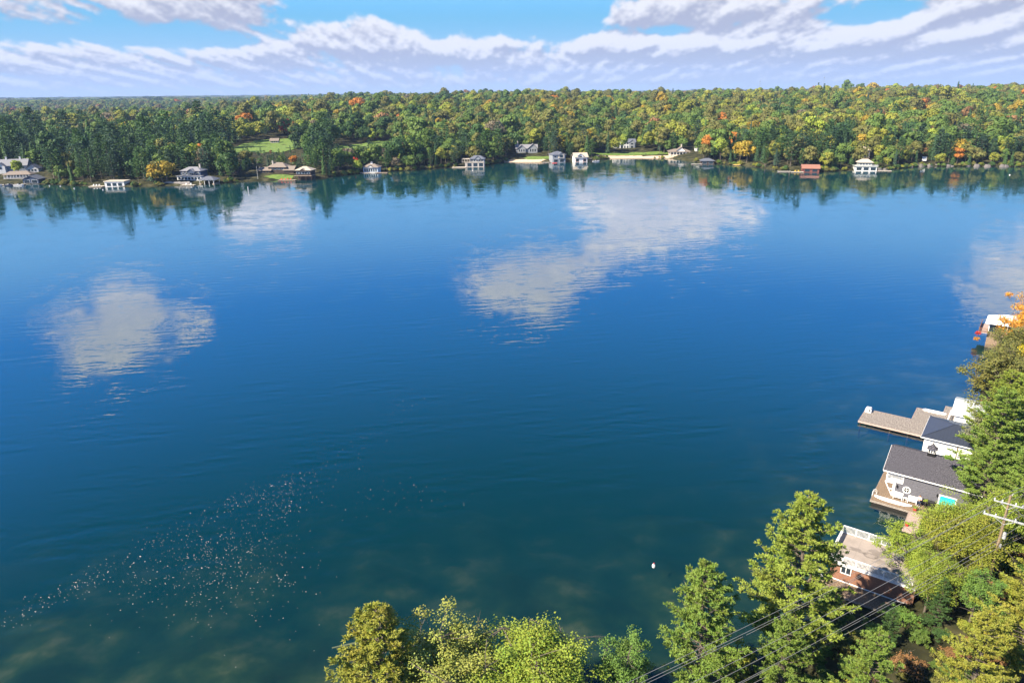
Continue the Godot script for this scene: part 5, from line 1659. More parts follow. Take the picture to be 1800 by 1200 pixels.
func far_side() -> void:
	var M := mats
	# estate at the far left
	var t := thing("estate_house", "large grey gabled estate house with white chimneys above the boats", "house", hw(-362, -530), 0.25)
	mass(t, 0, 0, 20, 10, -1.5, 6.5, "gable_x", 4.2, M.f_grey, M.f_greyroof)
	mass(t, -6, 3.4, 6, 4, -1.5, 6.2, "gable_z", 2.6, M.f_white, M.f_greyroof)
	mass(t, 13.5, 2.0, 8, 8, -1.5, 4.0, "gable_z", 3.0, M.f_white, M.f_slate)
	openings(t, 0.0, row_of(-2, 9, 4, 3.4, 1.3, 1.5), M.f_white)
	openings(t, 2.0, row_of(10.5, 16.5, 3, 1.4, 1.2, 1.5), M.f_white)
	openings(t, 3.4, [[-6, 3.6, 1.8, 1.6]], M.f_white)
	chimney(t, -4, -5, 7.0, 10.6, M.f_white)
	chimney(t, 5, -5, 7.0, 10.6, M.f_white)
	t = thing("porch_pavilion", "long veranda pavilion with brown roof and white posts below the estate house", "pavilion", hw(-341, -502), 0.15)
	mass(t, 0, -2.0, 15, 5, -1.5, 4.0, "hip", 2.2, M.f_grey, M.f_brownroof, 2.0)
	posts(t, -8, 8, 9, -0.3, -1.0, 2.5, M.f_white)
	part("veranda_floor", box_mesh(Vector3(-8.6, -1.4, -1.98), Vector3(8.6, 0.0, 0.3)), M.f_stone, t)
	simple_rail(t, -8.2, 8.2, 0.1, 0.0, M.f_white)
	openings(t, -2.0, row_of(-7, 7, 5, 1.3, 1.6, 1.7), M.f_white)
	t = thing("boathouse", "slate blue gabled boathouse with white doors at the estate shore", "boathouse", Vector3(-324, 0.5, -490), 0.1)
	mass(t, 0, 0, 10, 9, -1.5, 4.2, "gable_z", 2.3, M.f_blue, M.f_slate)
	openings(t, 0.0, [[-2.4, 1.1, 3.4, 2.1, "boat_door"], [2.4, 1.1, 3.4, 2.1, "boat_door"]], M.f_white)
	dock("long stone grey dock in front of the estate pavilion", -338, -484.5, 26, 3.0, 0.06, M.f_stone)
	motorboat("white motorboat moored closest to the picture edge at the estate", -341, -481, 0.1, M.f_white)
	motorboat("navy motorboat moored between two white ones at the estate", -333, -481.0, 0.05, M.f_blue, 5.0)
	motorboat("white motorboat moored nearest the slate blue boathouse", -326, -480.4, -0.05, M.f_white, 6.6)
	# white flat-roofed boathouse
	t = thing("boathouse", "low white flat-roofed boathouse with dark open slips", "boathouse", Vector3(-257, 0.4, -470), 0.02)
	mass(t, 0, 0, 12.5, 8, -1.5, 4.2, "flat", 0.35, M.f_white, M.f_cream, 0.5)
	openings(t, 0.0, [[-3.6, 0.9, 2.6, 1.9, "boat_slip"], [0, 0.9, 2.6, 1.9, "boat_slip"], [3.6, 0.9, 2.6, 1.9, "boat_slip"]], M.f_white)
	dock("pale dock with white chairs beside the flat-roofed boathouse", -268.5, -470, 9.0, 4.5, 0.0, M.f_cream)
	for k in 3: deck_chair(["white deck chair nearest the lake end of the pale dock", "middle white deck chair on the pale dock", "white deck chair nearest the flat-roofed boathouse"][k], Vector3(-271 + k * 1.9, 0.5, -470.4), 0.2 * k, M.f_white, "white chairs on the pale dock")
	# dark blue cottage
	t = thing("cottage", "dark blue two-storey cottage with hip roof and white trim", "cottage", hw(-214, -487), -0.1)
	mass(t, 0, 0, 14, 9, -1.5, 7.2, "hip", 2.4, M.f_blue, M.f_greyroof)
	mass(t, 1.0, 1.6, 5, 3, 4.4, 1.2, "gable_z", 1.7, M.f_blue, M.f_greyroof, 0.4)
	mass(t, 0, 2.6, 17, 3, -1.5, 4.0, "flat", 0.3, M.f_white, M.f_greyroof, 0.5)
	openings(t, 2.6, row_of(-8, 8, 7, 1.1, 1.7, 1.6), M.f_white)
	openings(t, 0.0, row_of(-6.5, 6.5, 5, 4.1, 1.2, 1.3), M.f_white)
	chimney(t, 4.5, -5, 6.0, 9.6, M.f_stone)
	t = thing("boathouse", "open sided dark boathouse with white posts beside the blue cottage", "boathouse", Vector3(-200, 0.4, -477), -0.1)
	mass(t, 0, 0, 10, 8, 2.1, 0.5, "hip", 1.9, M.f_white, M.f_slate)
	posts(t, -4.8, 4.8, 4, -0.2, -1.2, 2.1, M.f_white)
	posts(t, -4.8, 4.8, 4, -7.8, -1.2, 2.1, M.f_white)
	part("slip_floor", box_mesh(Vector3(-5.2, -0.8, -8.0), Vector3(-3.9, 0.05, 0.3)), M.f_wood, t)
	part("slip_floor", box_mesh(Vector3(3.9, -0.8, -8.0), Vector3(5.2, 0.05, 0.3)), M.f_wood, t)
	dock("pale dock with stacked chairs in front of the blue cottage", -209.5, -470.6, 9.0, 3.6, 0.0, M.f_cream)
	for k in 2: deck_chair(["white deck chair at the outer end of the blue cottage dock", "white deck chair at the inner end of the blue cottage dock"][k], Vector3(-211 + k * 3.0, 0.5, -471), 0.1, M.f_white, "white chairs at the blue cottage")
	t = thing("terrace_wall", "low stone terrace wall along the lawn of the blue cottage", "wall", hw(-222, -476), -0.05)
	for k in 9: part("stone", box_mesh(Vector3(k * 2.0 - 6.0, -1.0, 0), Vector3(k * 2.0 - 4.06, 0.55 + 0.1 * (k % 3), 0.8)), M.f_stonewall, t)
	t = thing("shed", "small dark shed with two lit window panes under the trees", "shed", hw(-194, -509), -0.2)
	mass(t, 0, 0, 5, 4, -1.0, 3.4, "gable_x", 1.2, M.f_brown, M.f_brown, 0.4)
	openings(t, 0.0, [[-0.9, 1.3, 0.9, 1.1], [0.9, 1.3, 0.9, 1.1]], M.f_white)
	# brown cottage and boathouse with red chairs
	t = thing("cottage", "rambling dark brown cottage with layered grey-brown roofs behind a lawn", "cottage", hw(-166, -519), -0.1)
	mass(t, 0, 0, 13, 9, -1.5, 5.6, "hip", 3.0, M.f_brown, M.f_brownroof, 0.9)
	mass(t, -9, 1.2, 9, 7, -1.5, 3.6, "gable_x", 2.0, M.f_brown, M.f_brownroof, 0.7)
	mass(t, 8.5, 0.4, 7, 8, -1.5, 3.7, "gable_x", 2.6, M.f_brown, M.f_brownroof, 0.7)
	openings(t, 0.0, row_of(-5.5, 5.5, 4, 3.0, 1.5, 0.9), M.f_paleblue)
	openings(t, 1.2, row_of(-12.5, -5.8, 3, 1.0, 1.2, 1.3), M.f_brownroof)
	chimney(t, -4, -3, 5.0, 8.2, M.f_stone)
	t = thing("boathouse", "dark brown two-storey boathouse with pale hip roof and upper gallery", "boathouse", Vector3(-141.5, 0.4, -497), -0.08)
	mass(t, 0, 0, 10.5, 9, 2.5, 3.4, "hip", 2.3, M.f_brown, M.f_tanroof, 0.9)
	mass(t, 0, 1.0, 3.4, 3, 5.2, 0.9, "gable_z", 1.3, M.f_brown, M.f_tanroof, 0.3)
	part("gallery", box_mesh(Vector3(-6.0, 2.2, -9.2), Vector3(6.0, 2.48, 1.4)), M.f_wood, t)
	simple_rail(t, -5.9, 5.9, 1.3, 2.5, M.f_brown)
	posts(t, -5.7, 5.7, 4, 1.1, -1.4, 2.2, M.f_brown)
	part("slip_wall", box_mesh(Vector3(-5.2, -1.4, -9.0), Vector3(5.2, 2.19, -3.0)), M.f_brown, t)
	openings(t, 0.0, row_of(-4.8, 4.8, 5, 4.1, 1.3, 1.3), M.f_paleblue)
	dock("brown dock with red chairs beside the dark brown boathouse", -151.5, -492.5, 12.0, 4.0, -0.05, M.f_wood)
	for k in 4: deck_chair(["red deck chair at the landward end of the brown dock", "second red deck chair from the landward end of the brown dock", "third red deck chair from the landward end of the brown dock", "red deck chair nearest the dark brown boathouse"][k], Vector3(-155.5 + k * 2.1, 0.5, -492.6), 0.15 * k - 0.2, M.f_chair, "red chairs on the brown dock")
	var mk := thing("flagpole", "thin pale flagpole on the shore in front of the brown cottage", "flagpole", hw(-172.5, -496))
	var ms := Solid.new()
	ms.tube([Vector3(0, -0.4, 0), Vector3(0, 8.5, 0)], [0.09, 0.05], 6)
	part("mast", ms.mesh(), M.f_white, mk)
	ms = Solid.new()
	ms.tube([Vector3(0, 8.5, 0), Vector3(0, 8.58, 0), Vector3(0, 8.7, 0)], [0.05, 0.12, 0.02], 6)
	part("finial", ms.mesh(), M.f_white, mk)
	t = thing("farmhouse", "small grey-brown farmhouse at the back edge of the lawn", "house", hw(-237, -742), 0.1)
	mass(t, 0, 0, 8, 6, -1.0, 3.4, "gable_x", 2.4, M.f_stone, M.f_brownroof)
	openings(t, 0.0, row_of(-3, 3, 3, 1.4, 1.0, 1.2), M.f_white)
	# small pale blue boathouse with a lantern roof
	t = thing("boathouse", "little pale blue boathouse with brown hip roof and white cupola", "boathouse", Vector3(-103, 0.4, -537), -0.12)
	mass(t, 0, 0, 11, 8, -1.4, 5.0, "hip", 2.4, M.f_paleblue, M.f_brownroof, 1.0)
	mass(t, 0, 0.8, 4, 2.5, 3.2, 0.8, "gable_z", 1.3, M.f_white, M.f_brownroof, 0.4)
	mass(t, 0, -3.4, 1.5, 1.5, 5.4, 1.2, "hip", 0.9, M.f_white, M.f_slate, 0.3)
	openings(t, 0.0, row_of(-5, 5, 6, 1.6, 1.1, 2.2), M.f_white)
	dock("narrow dock with a post light beside the pale blue boathouse", -94.5, -534.5, 9.0, 2.6, -0.1, M.f_wood)
	dock("narrow dock along the front of the pale blue boathouse", -104, -535.2, 13.0, 2.0, -0.12, M.f_cream)
	# porch boathouse
	t = thing("boathouse", "two-storey boathouse with wooden upper porch and grey hip roof", "boathouse", Vector3(-29.5, 0.4, -572), -0.05)
	mass(t, 1.5, -1.5, 15, 9, -1.4, 4.2, "flat", 0.2, M.f_stone, M.f_cream, 0.3)
	mass(t, 3.5, -2.5, 11, 7, 3.0, 2.6, "hip", 2.4, M.f_grey, M.f_slate, 0.9)
	mass(t, 4.0, -1.4, 3.6, 3, 5.2, 1.0, "gable_z", 1.5, M.f_grey, M.f_slate, 0.4)
	posts(t, -8.2, -2.2, 4, -1.5, 3.0, 5.4, M.f_cream)
	simple_rail(t, -8.4, 9.0, -1.3, 3.0, M.f_cream)
	part("porch_beam", box_mesh(Vector3(-8.4, 5.4, -8.0), Vector3(-2.0, 5.7, -1.3)), M.f_cream, t)
	openings(t, -1.5, [[-2.5, 1.2, 3.0, 2.2, "boat_door"], [2.2, 1.2, 3.0, 2.2, "boat_door"], [6.6, 1.2, 3.0, 2.2, "boat_door"]], M.f_blue)
	openings(t, -2.5, row_of(-1.5, 8.5, 5, 4.4, 1.3, 1.4), M.f_white)
	dock("pale wide dock reaching out from the porch boathouse", -39.5, -568, 11.0, 6.0, -0.05, M.f_cream)
	# grey house behind the little beach
	t = thing("cottage", "grey cottage with two steep gables behind the small beach", "cottage", hw(15, -656), 0.0)
	mass(t, 0, 0, 19, 10, -1.5, 5.0, "gable_x", 3.2, M.f_grey, M.f_greyroof)
	mass(t, 5.5, 2.4, 8, 6, -1.5, 5.2, "gable_z", 4.0, M.f_grey, M.f_greyroof)
	mass(t, -4.5, 1.6, 7, 5, -1.5, 5.0, "gable_z", 3.2, M.f_grey, M.f_greyroof)
	openings(t, 2.4, row_of(2.5, 8.5, 3, 2.0, 1.4, 2.6), M.f_white)
	openings(t, 1.6, row_of(-7.5, -1.5, 3, 1.8, 1.2, 2.2), M.f_white)
	chimney(t, -8, -4, 4.5, 9.4, M.f_stone)
	t = thing("boathouse", "tall grey boathouse with arched upper window at the beach", "boathouse", Vector3(40.5, 0.4, -602), 0.22)
	mass(t, 0, 0, 11, 11, -1.4, 7.2, "hip", 2.6, M.f_grey, M.f_slate, 0.7)
	mass(t, 1.8, 0.7, 5, 4, 3.0, 2.6, "gable_z", 2.4, M.f_cream, M.f_slate, 0.5)
	openings(t, 0.0, [[-2.8, 1.1, 3.4, 2.3, "boat_door"], [2.4, 1.1, 3.4, 2.3, "boat_door"], [-3.4, 4.4, 1.4, 1.4]], M.f_white)
	openings(t, 0.7, [[1.8, 4.6, 2.6, 2.0]], M.f_white)
	dock("short grey dock beside the tall grey boathouse", 30.5, -600.5, 7.0, 3.0, 0.1, M.f_stone)
	var rk := thing("kayak", "red kayak lying in front of the tall grey boathouse", "kayak", Vector3(36.5, 0.08, -596.6), 0.2)
	part("hull", canoe_mesh(4.6, 0.85, 0.5), M.f_chair, rk)
	part("seat_rim", box_mesh(Vector3(-0.5, 0.35, -0.25), Vector3(0.4, 0.42, 0.25)), M.black, rk)
	t = thing("boathouse", "white boathouse with tan roof, dormer and brown doors", "boathouse", Vector3(59.0, 0.4, -605), 0.15)
	mass(t, 0, 0, 10.5, 10, -1.4, 5.0, "gable_x", 3.2, M.f_white, M.f_tanroof, 0.9)
	mass(t, -0.8, 0.8, 5, 4, 3.0, 1.8, "gable_z", 1.8, M.f_white, M.f_tanroof, 0.5)
	mass(t, 6.8, -1.0, 4, 6, 1.6, 0.4, "flat", 0.2, M.f_wood, M.f_wood, 0.3)
	openings(t, 0.0, [[-3.2, 1.0, 2.4, 2.2, "boat_door"], [3.0, 1.0, 2.4, 2.2, "boat_door"]], M.f_orange)
	openings(t, 0.8, [[-0.8, 3.9, 2.2, 1.2]], M.f_white)
	dock("narrow dock with a moored boat beside the tan-roofed boathouse", 70.0, -609, 9.0, 2.4, 0.1, M.f_wood)
	motorboat("white motorboat at the dock of the tan-roofed boathouse", 71.5, -606.3, 0.2, M.f_white, 6.0)
	t = thing("villa", "large white villa with many windows behind a spreading tree", "house", hw(108, -690), 0.0)
	mass(t, 0, 0, 20, 10, -1.5, 6.8, "gable_x", 3.0, M.f_white, M.f_slate)
	mass(t, 6.5, 1.5, 5, 4, -1.5, 6.8, "gable_z", 2.4, M.f_grey, M.f_slate, 0.4)
	mass(t, -6.5, 1.5, 5, 4, -1.5, 6.8, "gable_z", 2.4, M.f_white, M.f_slate, 0.4)
	openings(t, 0.0, row_of(-4, 4, 3, 4.2, 1.3, 1.5) + row_of(-4, 4, 3, 1.2, 1.4, 2.0), M.f_white)
	openings(t, 1.5, [[6.5, 4.0, 2.4, 1.6], [-6.5, 4.0, 2.4, 1.6], [6.5, 1.2, 2.4, 2.0], [-6.5, 1.2, 2.4, 2.0]], M.f_white)
	t = thing("cottage", "low brown-roofed cottage with white gable and chimney behind the long beach", "cottage", hw(146.5, -632), -0.1)
	mass(t, 0, 0, 17, 9, -1.5, 4.0, "hip", 2.2, M.f_cream, M.f_brownroof, 1.4)
	mass(t, 1.0, 0.6, 7, 6, 2.2, 1.2, "gable_z", 3.2, M.f_white, M.f_brownroof, 0.7)
	posts(t, -8, 8, 7, 1.1, -1.0, 2.4, M.f_white)
	openings(t, 0.0, row_of(-7.5, 7.5, 6, 1.0, 1.6, 1.6), M.f_white)
	chimney(t, 1.6, -4, 4.0, 8.4, M.f_cream)
	t = thing("garage", "small white garage behind the gabled cottage", "garage", hw(163.5, -634), -0.1)
	mass(t, 0, 0, 6, 6, -1.0, 4.2, "gable_z", 1.8, M.f_white, M.f_slate, 0.4)
	openings(t, 0.0, [[0, 1.3, 3.0, 2.2, "garage_door"]], M.f_white)
	t = thing("boathouse", "low dark boathouse with black hip roof off the long beach", "boathouse", Vector3(155.5, 0.4, -573), -0.1)
	mass(t, 0, 0, 10, 8, -1.4, 3.6, "hip", 1.9, M.f_brown, M.f_slate, 0.8)
	openings(t, 0.0, [[-2.4, 0.9, 3.0, 1.7, "boat_slip"], [2.4, 0.9, 3.0, 1.7, "boat_slip"]], M.f_grey)
	dock("grey dock beside the low dark boathouse", 146.5, -572, 8.0, 3.0, -0.1, M.f_stone)
	dock("small dock carrying a yellow canoe", 175, -562, 6.0, 2.4, -0.1, M.f_wood)
	var yc := thing("canoe", "yellow canoe upturned on a small wooden dock", "canoe", Vector3(175, 0.5, -562), -0.1)
	part("hull", canoe_mesh(4.8, 0.9, 0.5), M.f_yellow, yc)
	part("keel_strip", box_mesh(Vector3(-1.7, 0.345, -0.02), Vector3(1.7, 0.375, 0.02)), M.f_brown, yc)
	# rust red boathouse
	dock("low grey dock on its own before the red boathouse", 193.5, -512, 9.0, 3.6, -0.1, M.f_stone)
	t = thing("boathouse", "rust red boathouse with reddish gable roof at the waterline", "boathouse", Vector3(210.5, 0.4, -508), -0.25)
	mass(t, 0, 0, 11, 9, -1.4, 3.8, "gable_x", 2.2, M.f_red, M.f_redroof, 0.7)
	openings(t, 0.0, [[-2.4, 0.9, 3.2, 1.9, "boat_slip"], [2.6, 0.9, 3.2, 1.9, "boat_slip"]], M.f_red)
	dock("dock with yellow chairs beside the rust red boathouse", 201.0, -507.5, 8.0, 3.0, -0.15, M.f_cream)
	for k in 2: deck_chair(["yellow deck chair nearer the rust red boathouse", "yellow deck chair farther from the rust red boathouse"][1 - k], Vector3(199.6 + k * 2.2, 0.5, -507.6), 0.2, M.f_yellow, "yellow chairs at the red boathouse")
	# half-timbered house and its boathouse
	t = thing("cottage", "dark half-timbered cottage with balcony on the wooded slope", "cottage", hw(269, -560), -0.3)
	mass(t, 0, 0, 12, 9, -3.0, 9.0, "gable_x", 2.6, M.f_slate, M.f_tanroof, 0.9)
	mass(t, -3.0, 1.4, 5, 4, -3.0, 8.6, "gable_z", 2.4, M.f_slate, M.f_tanroof, 0.6)
	for k in 5: part("timber", box_mesh(Vector3(-0.2 + k * 1.35, 2.6, 0.004), Vector3(0.08 + k * 1.35, 5.9, 0.09)), M.f_brown, t)
	for y in [0.4, 2.6]: part("timber", box_mesh(Vector3(-0.3, y, 0.005), Vector3(5.9, y + 0.3, 0.08)), M.f_brown, t)
	part("balcony", box_mesh(Vector3(0.0, 0.0, 0.01), Vector3(6.4, 0.3, 1.8)), M.f_wood, t)
	simple_rail(t, 0.0, 6.4, 1.7, 0.3, M.f_brown)
	openings(t, 0.0, row_of(0.4, 5.6, 3, 4.2, 1.0, 1.5) + row_of(0.4, 5.6, 3, 1.5, 1.1, 1.4), M.f_white)
	openings(t, 1.4, [[-3.0, 3.6, 2.0, 1.5], [-3.0, 0.8, 2.0, 1.5]], M.f_brown)
	chimney(t, 3.5, -5, 5.0, 10.2, M.f_stone)
	t = thing("boathouse", "white two-storey boathouse with green-grey roof and railed balcony", "boathouse", Vector3(251.5, 0.4, -513), -0.25)
	mass(t, 0, 0, 14, 9, -1.4, 4.0, "flat", 0.25, M.f_white, M.f_greenroof, 0.7)
	mass(t, -0.5, -2.2, 9, 6, 2.9, 2.3, "hip", 2.3, M.f_greenroof, M.f_tanroof, 1.0)
	simple_rail(t, -7.4, 7.4, 0.5, 2.86, M.f_white)
	openings(t, 0.0, [[-4.6, 1.0, 3.2, 1.9, "boat_door"], [0, 1.0, 3.2, 1.9, "boat_door"], [4.6, 1.0, 3.2, 1.9, "boat_door"]], M.f_greenroof)
	openings(t, -2.2, row_of(-4.4, 3.4, 4, 4.0, 1.1, 1.2), M.f_white)
	dock("pale dock running out from the green-roofed boathouse", 263.0, -509.5, 9.0, 2.4, -0.2, M.f_cream)
	t = thing("sign_board", "blank white board on posts standing on the rocky shore", "sign", hw(312, -549), -0.4)
	part("board", box_mesh(Vector3(-1.5, 1.2, -0.08), Vector3(1.5, 4.2, 0.08)), M.f_white, t)
	for x in [-1.2, 1.1]: part("post", box_mesh(Vector3(x, -0.5, -0.2), Vector3(x + 0.12, 4.0, -0.085)), M.f_brown, t)
	# masts on the horizon
	for k in 2:
		var q: Array = [[1407.0, -4235.0, 46.0], [1766.0, -4236.0, 60.0]][k]
		t = thing("radio_mast", ["shorter thin radio mast on the hazy horizon", "taller thin radio mast on the hazy horizon"][k], "mast", Vector3(q[0], height(q[0], q[1]), q[1]))
		var s := Solid.new()
		s.tube([Vector3(0, 0, 0), Vector3(0, q[2] + 40.0, 0)], [0.8, 0.5], 5)
		part("mast", s.mesh(), M.f_grey, t)
		part("antenna", box_mesh(Vector3(-1.5, q[2] + 28.0, -1.5), Vector3(1.5, q[2] + 33.0, 1.5)), M.f_grey, t)
	# mooring buoys
	var bs := Solid.new()
	bs.tube([Vector3(0, -0.35, 0), Vector3(0, -0.25, 0), Vector3(0, 0.1, 0), Vector3(0, 0.4, 0), Vector3(0, 0.55, 0), Vector3(0, 0.7, 0)], [0.1, 0.36, 0.42, 0.34, 0.12, 0.1], 8)
	var bm := bs.mesh()
	for q in [[-303.7, -477.0, "white mooring buoy closest to the slate blue boathouse"], [-294.7, -474.0, "white mooring buoy second from the slate blue boathouse"], [-278.1, -461.0, "white mooring buoy off the pale dock with white chairs"], [-255.5, -453.0, "white mooring buoy in front of the flat-roofed boathouse"], [-28.0, -545.0, "white mooring buoy in front of the porch boathouse"], [330.0, -478.0, "white mooring buoy off the rocky shore"]]:
		t = thing("mooring_buoy", q[2], "buoy", Vector3(q[0], 0, q[1]), 0.0, "mooring buoys near the far shore")
		part("float", bm, M.f_white, t)
		part("ring", box_mesh(Vector3(-0.14, 0.66, -0.14), Vector3(0.14, 0.76, 0.14)), M.f_brown, t)
	t = thing("channel_marker", "slim white channel marker standing in the water before the brown cottage", "marker", Vector3(-159.5, 0, -439))
	var cs := Solid.new()
	cs.tube([Vector3(0, -8, 0), Vector3(0, 1.6, 0), Vector3(0, 2.6, 0)], [0.2, 0.2, 0.12], 8)
	part("spar", cs.mesh(), M.f_white, t)
	part("cap", box_mesh(Vector3(-0.18, 2.4, -0.18), Vector3(0.18, 2.75, 0.18)), M.f_white, t)
	# lawns, beaches, rocks
	var lawn := noisy("lawn_grass", lin(0.085, 0.15, 0.025), lin(0.15, 0.21, 0.045), 0.02, 40.0, 0.95)
	lawn.uv1_world_triplanar = true
	var sand := noisy("beach_sand", lin(0.44, 0.33, 0.23), lin(0.58, 0.46, 0.34), 0.02, 14.0, 0.95)
	sand.uv1_world_triplanar = true
	ground_patch("lawn", -229, 706, 36, 66, lawn, 0.25, 1)
	ground_patch("lawn", -152, 694, 12, 24, lawn, 0.25, 2)
	ground_patch("lawn", -129, 728, 16, 34, lawn, 0.25, 3)
	ground_patch("lawn", 24, 622, 12, 9, lawn, 0.12, 4)
	ground_patch("lawn", 112, 652, 40, 9, lawn, 0.14, 5)
	ground_patch("lawn", -160, 504, 10, 6, lawn, 0.12, 6)
	ground_patch("beach", 12, 611.5, 17, 5.0, sand, 0.10, 7)
	ground_patch("beach", 96, 636, 22, 6.0, sand, 0.10, 8)
	ground_patch("beach", 128, 633, 18, 4.5, sand, 0.10, 9)
	rng.seed = 61
	for k in 22:
		var x := lerpf(258.0, 372.0, (k + rnd(0.1, 0.9)) / 22.0)
		var d := polyline(far_shore, x) + rnd(-1.0, 3.5)
		var s := Solid.new()
		var w := rnd(1.4, 3.6)
		var pts := []
		for a in 9: pts.append(Vector3(cos(TAU * a / 9.0) * w * rnd(0.75, 1.1), 0, sin(TAU * a / 9.0) * w * 0.7 * rnd(0.75, 1.1)))
		var tops := []
		for a in 9: tops.append(pts[a] * rnd(0.5, 0.75) + Vector3.UP * rnd(0.7, 1.3) * w * 0.5)
		for a in 9:
			var b2 := (a + 1) % 9
			s.face([pts[b2] + Vector3.DOWN * 1.2, pts[a] + Vector3.DOWN * 1.2, tops[a], tops[b2]])
		tops.reverse()
		s.face(tops)
		solo("shore_rock", s.mesh(), M.f_rock, "grey rock on the shore, number %s counted from the green-roofed boathouse dock" % ["one", "two", "three", "four", "five", "six", "seven", "eight", "nine", "ten", "eleven", "twelve", "thirteen", "fourteen", "fifteen", "sixteen", "seventeen", "eighteen", "nineteen", "twenty", "twenty-one", "twenty-two"][k], "rock", Vector3(x, 0.1, -d), "rocks along the shore beyond the green-roofed boathouse")

func clear_ground() -> void:
	for r in [[-352, 512, 30, 32], [-324, 494, 8, 9], [-257, 474, 9, 8], [-268, 473, 6, 4], [-211, 484, 15, 16], [-200, 483, 8, 9], [-194, 511, 4, 4], [-164, 510, 20, 22], [-141, 502, 9, 9], [-103, 541, 9, 8], [-29, 577, 13, 9], [14, 632, 17, 34], [40, 607, 9, 10], [58, 610, 10, 10], [108, 672, 14, 30], [100, 642, 34, 10], [146, 622, 14, 20], [163, 636, 5, 8], [155, 577, 9, 9], [210, 512, 10, 9], [194, 514, 6, 4], [266, 548, 7, 20], [251, 518, 11, 10], [312, 548, 4, 8], [-229, 706, 32, 62], [-152, 694, 10, 22], [-129, 728, 14, 32], [-237, 745, 7, 6]]:
		cleared.append(r)

const LANDMARKS := [[-372.0, "estate house"], [-324.0, "slate blue boathouse"], [-257.0, "flat-roofed boathouse"], [-207.0, "dark blue cottage"], [-142.0, "dark brown boathouse"], [-103.0, "pale blue boathouse"], [-29.0, "porch boathouse"], [40.0, "tall grey boathouse"], [59.0, "tan-roofed boathouse"], [147.0, "gabled beach cottage"], [155.5, "low dark boathouse"], [210.0, "rust red boathouse"], [252.0, "green-roofed boathouse"], [312.0, "white board"], [420.0, "picture edge"]]
const ORDINAL := ["first", "second", "third", "fourth", "fifth", "sixth", "seventh", "eighth", "ninth", "tenth", "eleventh", "twelfth", "thirteenth", "fourteenth", "fifteenth", "sixteenth", "seventeenth", "eighteenth", "nineteenth", "twentieth"]

func ordinal(n: int) -> String:
	if n < 20: return ORDINAL[n]
	return ["twenty", "thirty", "forty"][n / 10 - 2] + "-" + ORDINAL[n % 10]

func place_shore_trees() -> void:
	shore_trees.append([-225.3, height(-225.3, -476.0), 476.0, "broadleaf", "golden", 0, 1.0, 0.3, 4.0])
	shore_trees.append([-232.5, height(-232.5, -475.0), 475.0, "broadleaf", "golden", 3, 0.95, 1.9, 5.0])
	shore_trees.append([-349.0, height(-349.0, -515.0), 515.0, "broadleaf", "lime", 1, 0.9, 2.9, 9.0])
	shore_trees.append([101.5, height(101.5, -668.0), 668.0, "broadleaf", "lime", 2, 0.95, 1.2, 9.0])
	shore_trees.append([332.0, height(332.0, -541.0), 541.0, "broadleaf", "orange", 4, 0.9, 0.8, 5.0])
	shore_trees.sort_custom(func(a, b): return a[0] < b[0])
	var counts := {}
	for t in shore_trees:
		var kind: String = t[3]
		var at := 0
		while at < LANDMARKS.size() - 2 and t[0] > LANDMARKS[at + 1][0]: at += 1
		var tone: String = t[4]
		var word: String = {"broadleaf": "leafy tree", "pine": "pine", "spruce": "spruce"}[kind]
		var hue: String = {"dark pine": "dark green", "blue green": "blue-green", "pine": "green", "mid green": "green", "deep green": "deep green", "yellow green": "yellow-green", "grey brown": "grey-brown"}.get(tone, tone)
		var key := "%d|%s|%s" % [at, word, hue]
		var n: int = counts.get(key, 0)
		counts[key] = n + 1
		var size := "tall" if t[6] > 0.95 else ("low" if t[6] < 0.72 else "mid-sized")
		var label := "%s %s %s, %s from the %s toward the %s" % [size, hue, word, ordinal(n), LANDMARKS[at][1], LANDMARKS[at + 1][1]]
		if LANDMARKS[at + 1][1] == "picture edge": label = "%s %s %s, %s past the white board on the rocky shore" % [size, hue, word, ordinal(n)]
		var o := thing({"broadleaf": "leafy_tree", "pine": "pine_tree", "spruce": "spruce_tree"}[kind], label, "tree", Vector3(t[0], t[1], -t[2]), t[7], "trees along the far waterline")
		o.scale = Vector3.ONE * t[6]
		var fm: Array = far_meshes[kind][t[5]]
		part("trunk", fm[2], mats.bark, o)
		part("crown", fm[0], leaf_mat(tone), o)
	var rm := thing("leafy_tree", "single brilliant red maple crown standing out on the forested hill", "tree", Vector3(246.4, height(246.4, -936.0), -936.0))
	rm.scale = Vector3.ONE * 1.15
	part("trunk", far_meshes["broadleaf"][0][2], mats.bark, rm)
	part("crown", far_meshes["broadleaf"][0][0], leaf_mat("red"), rm)

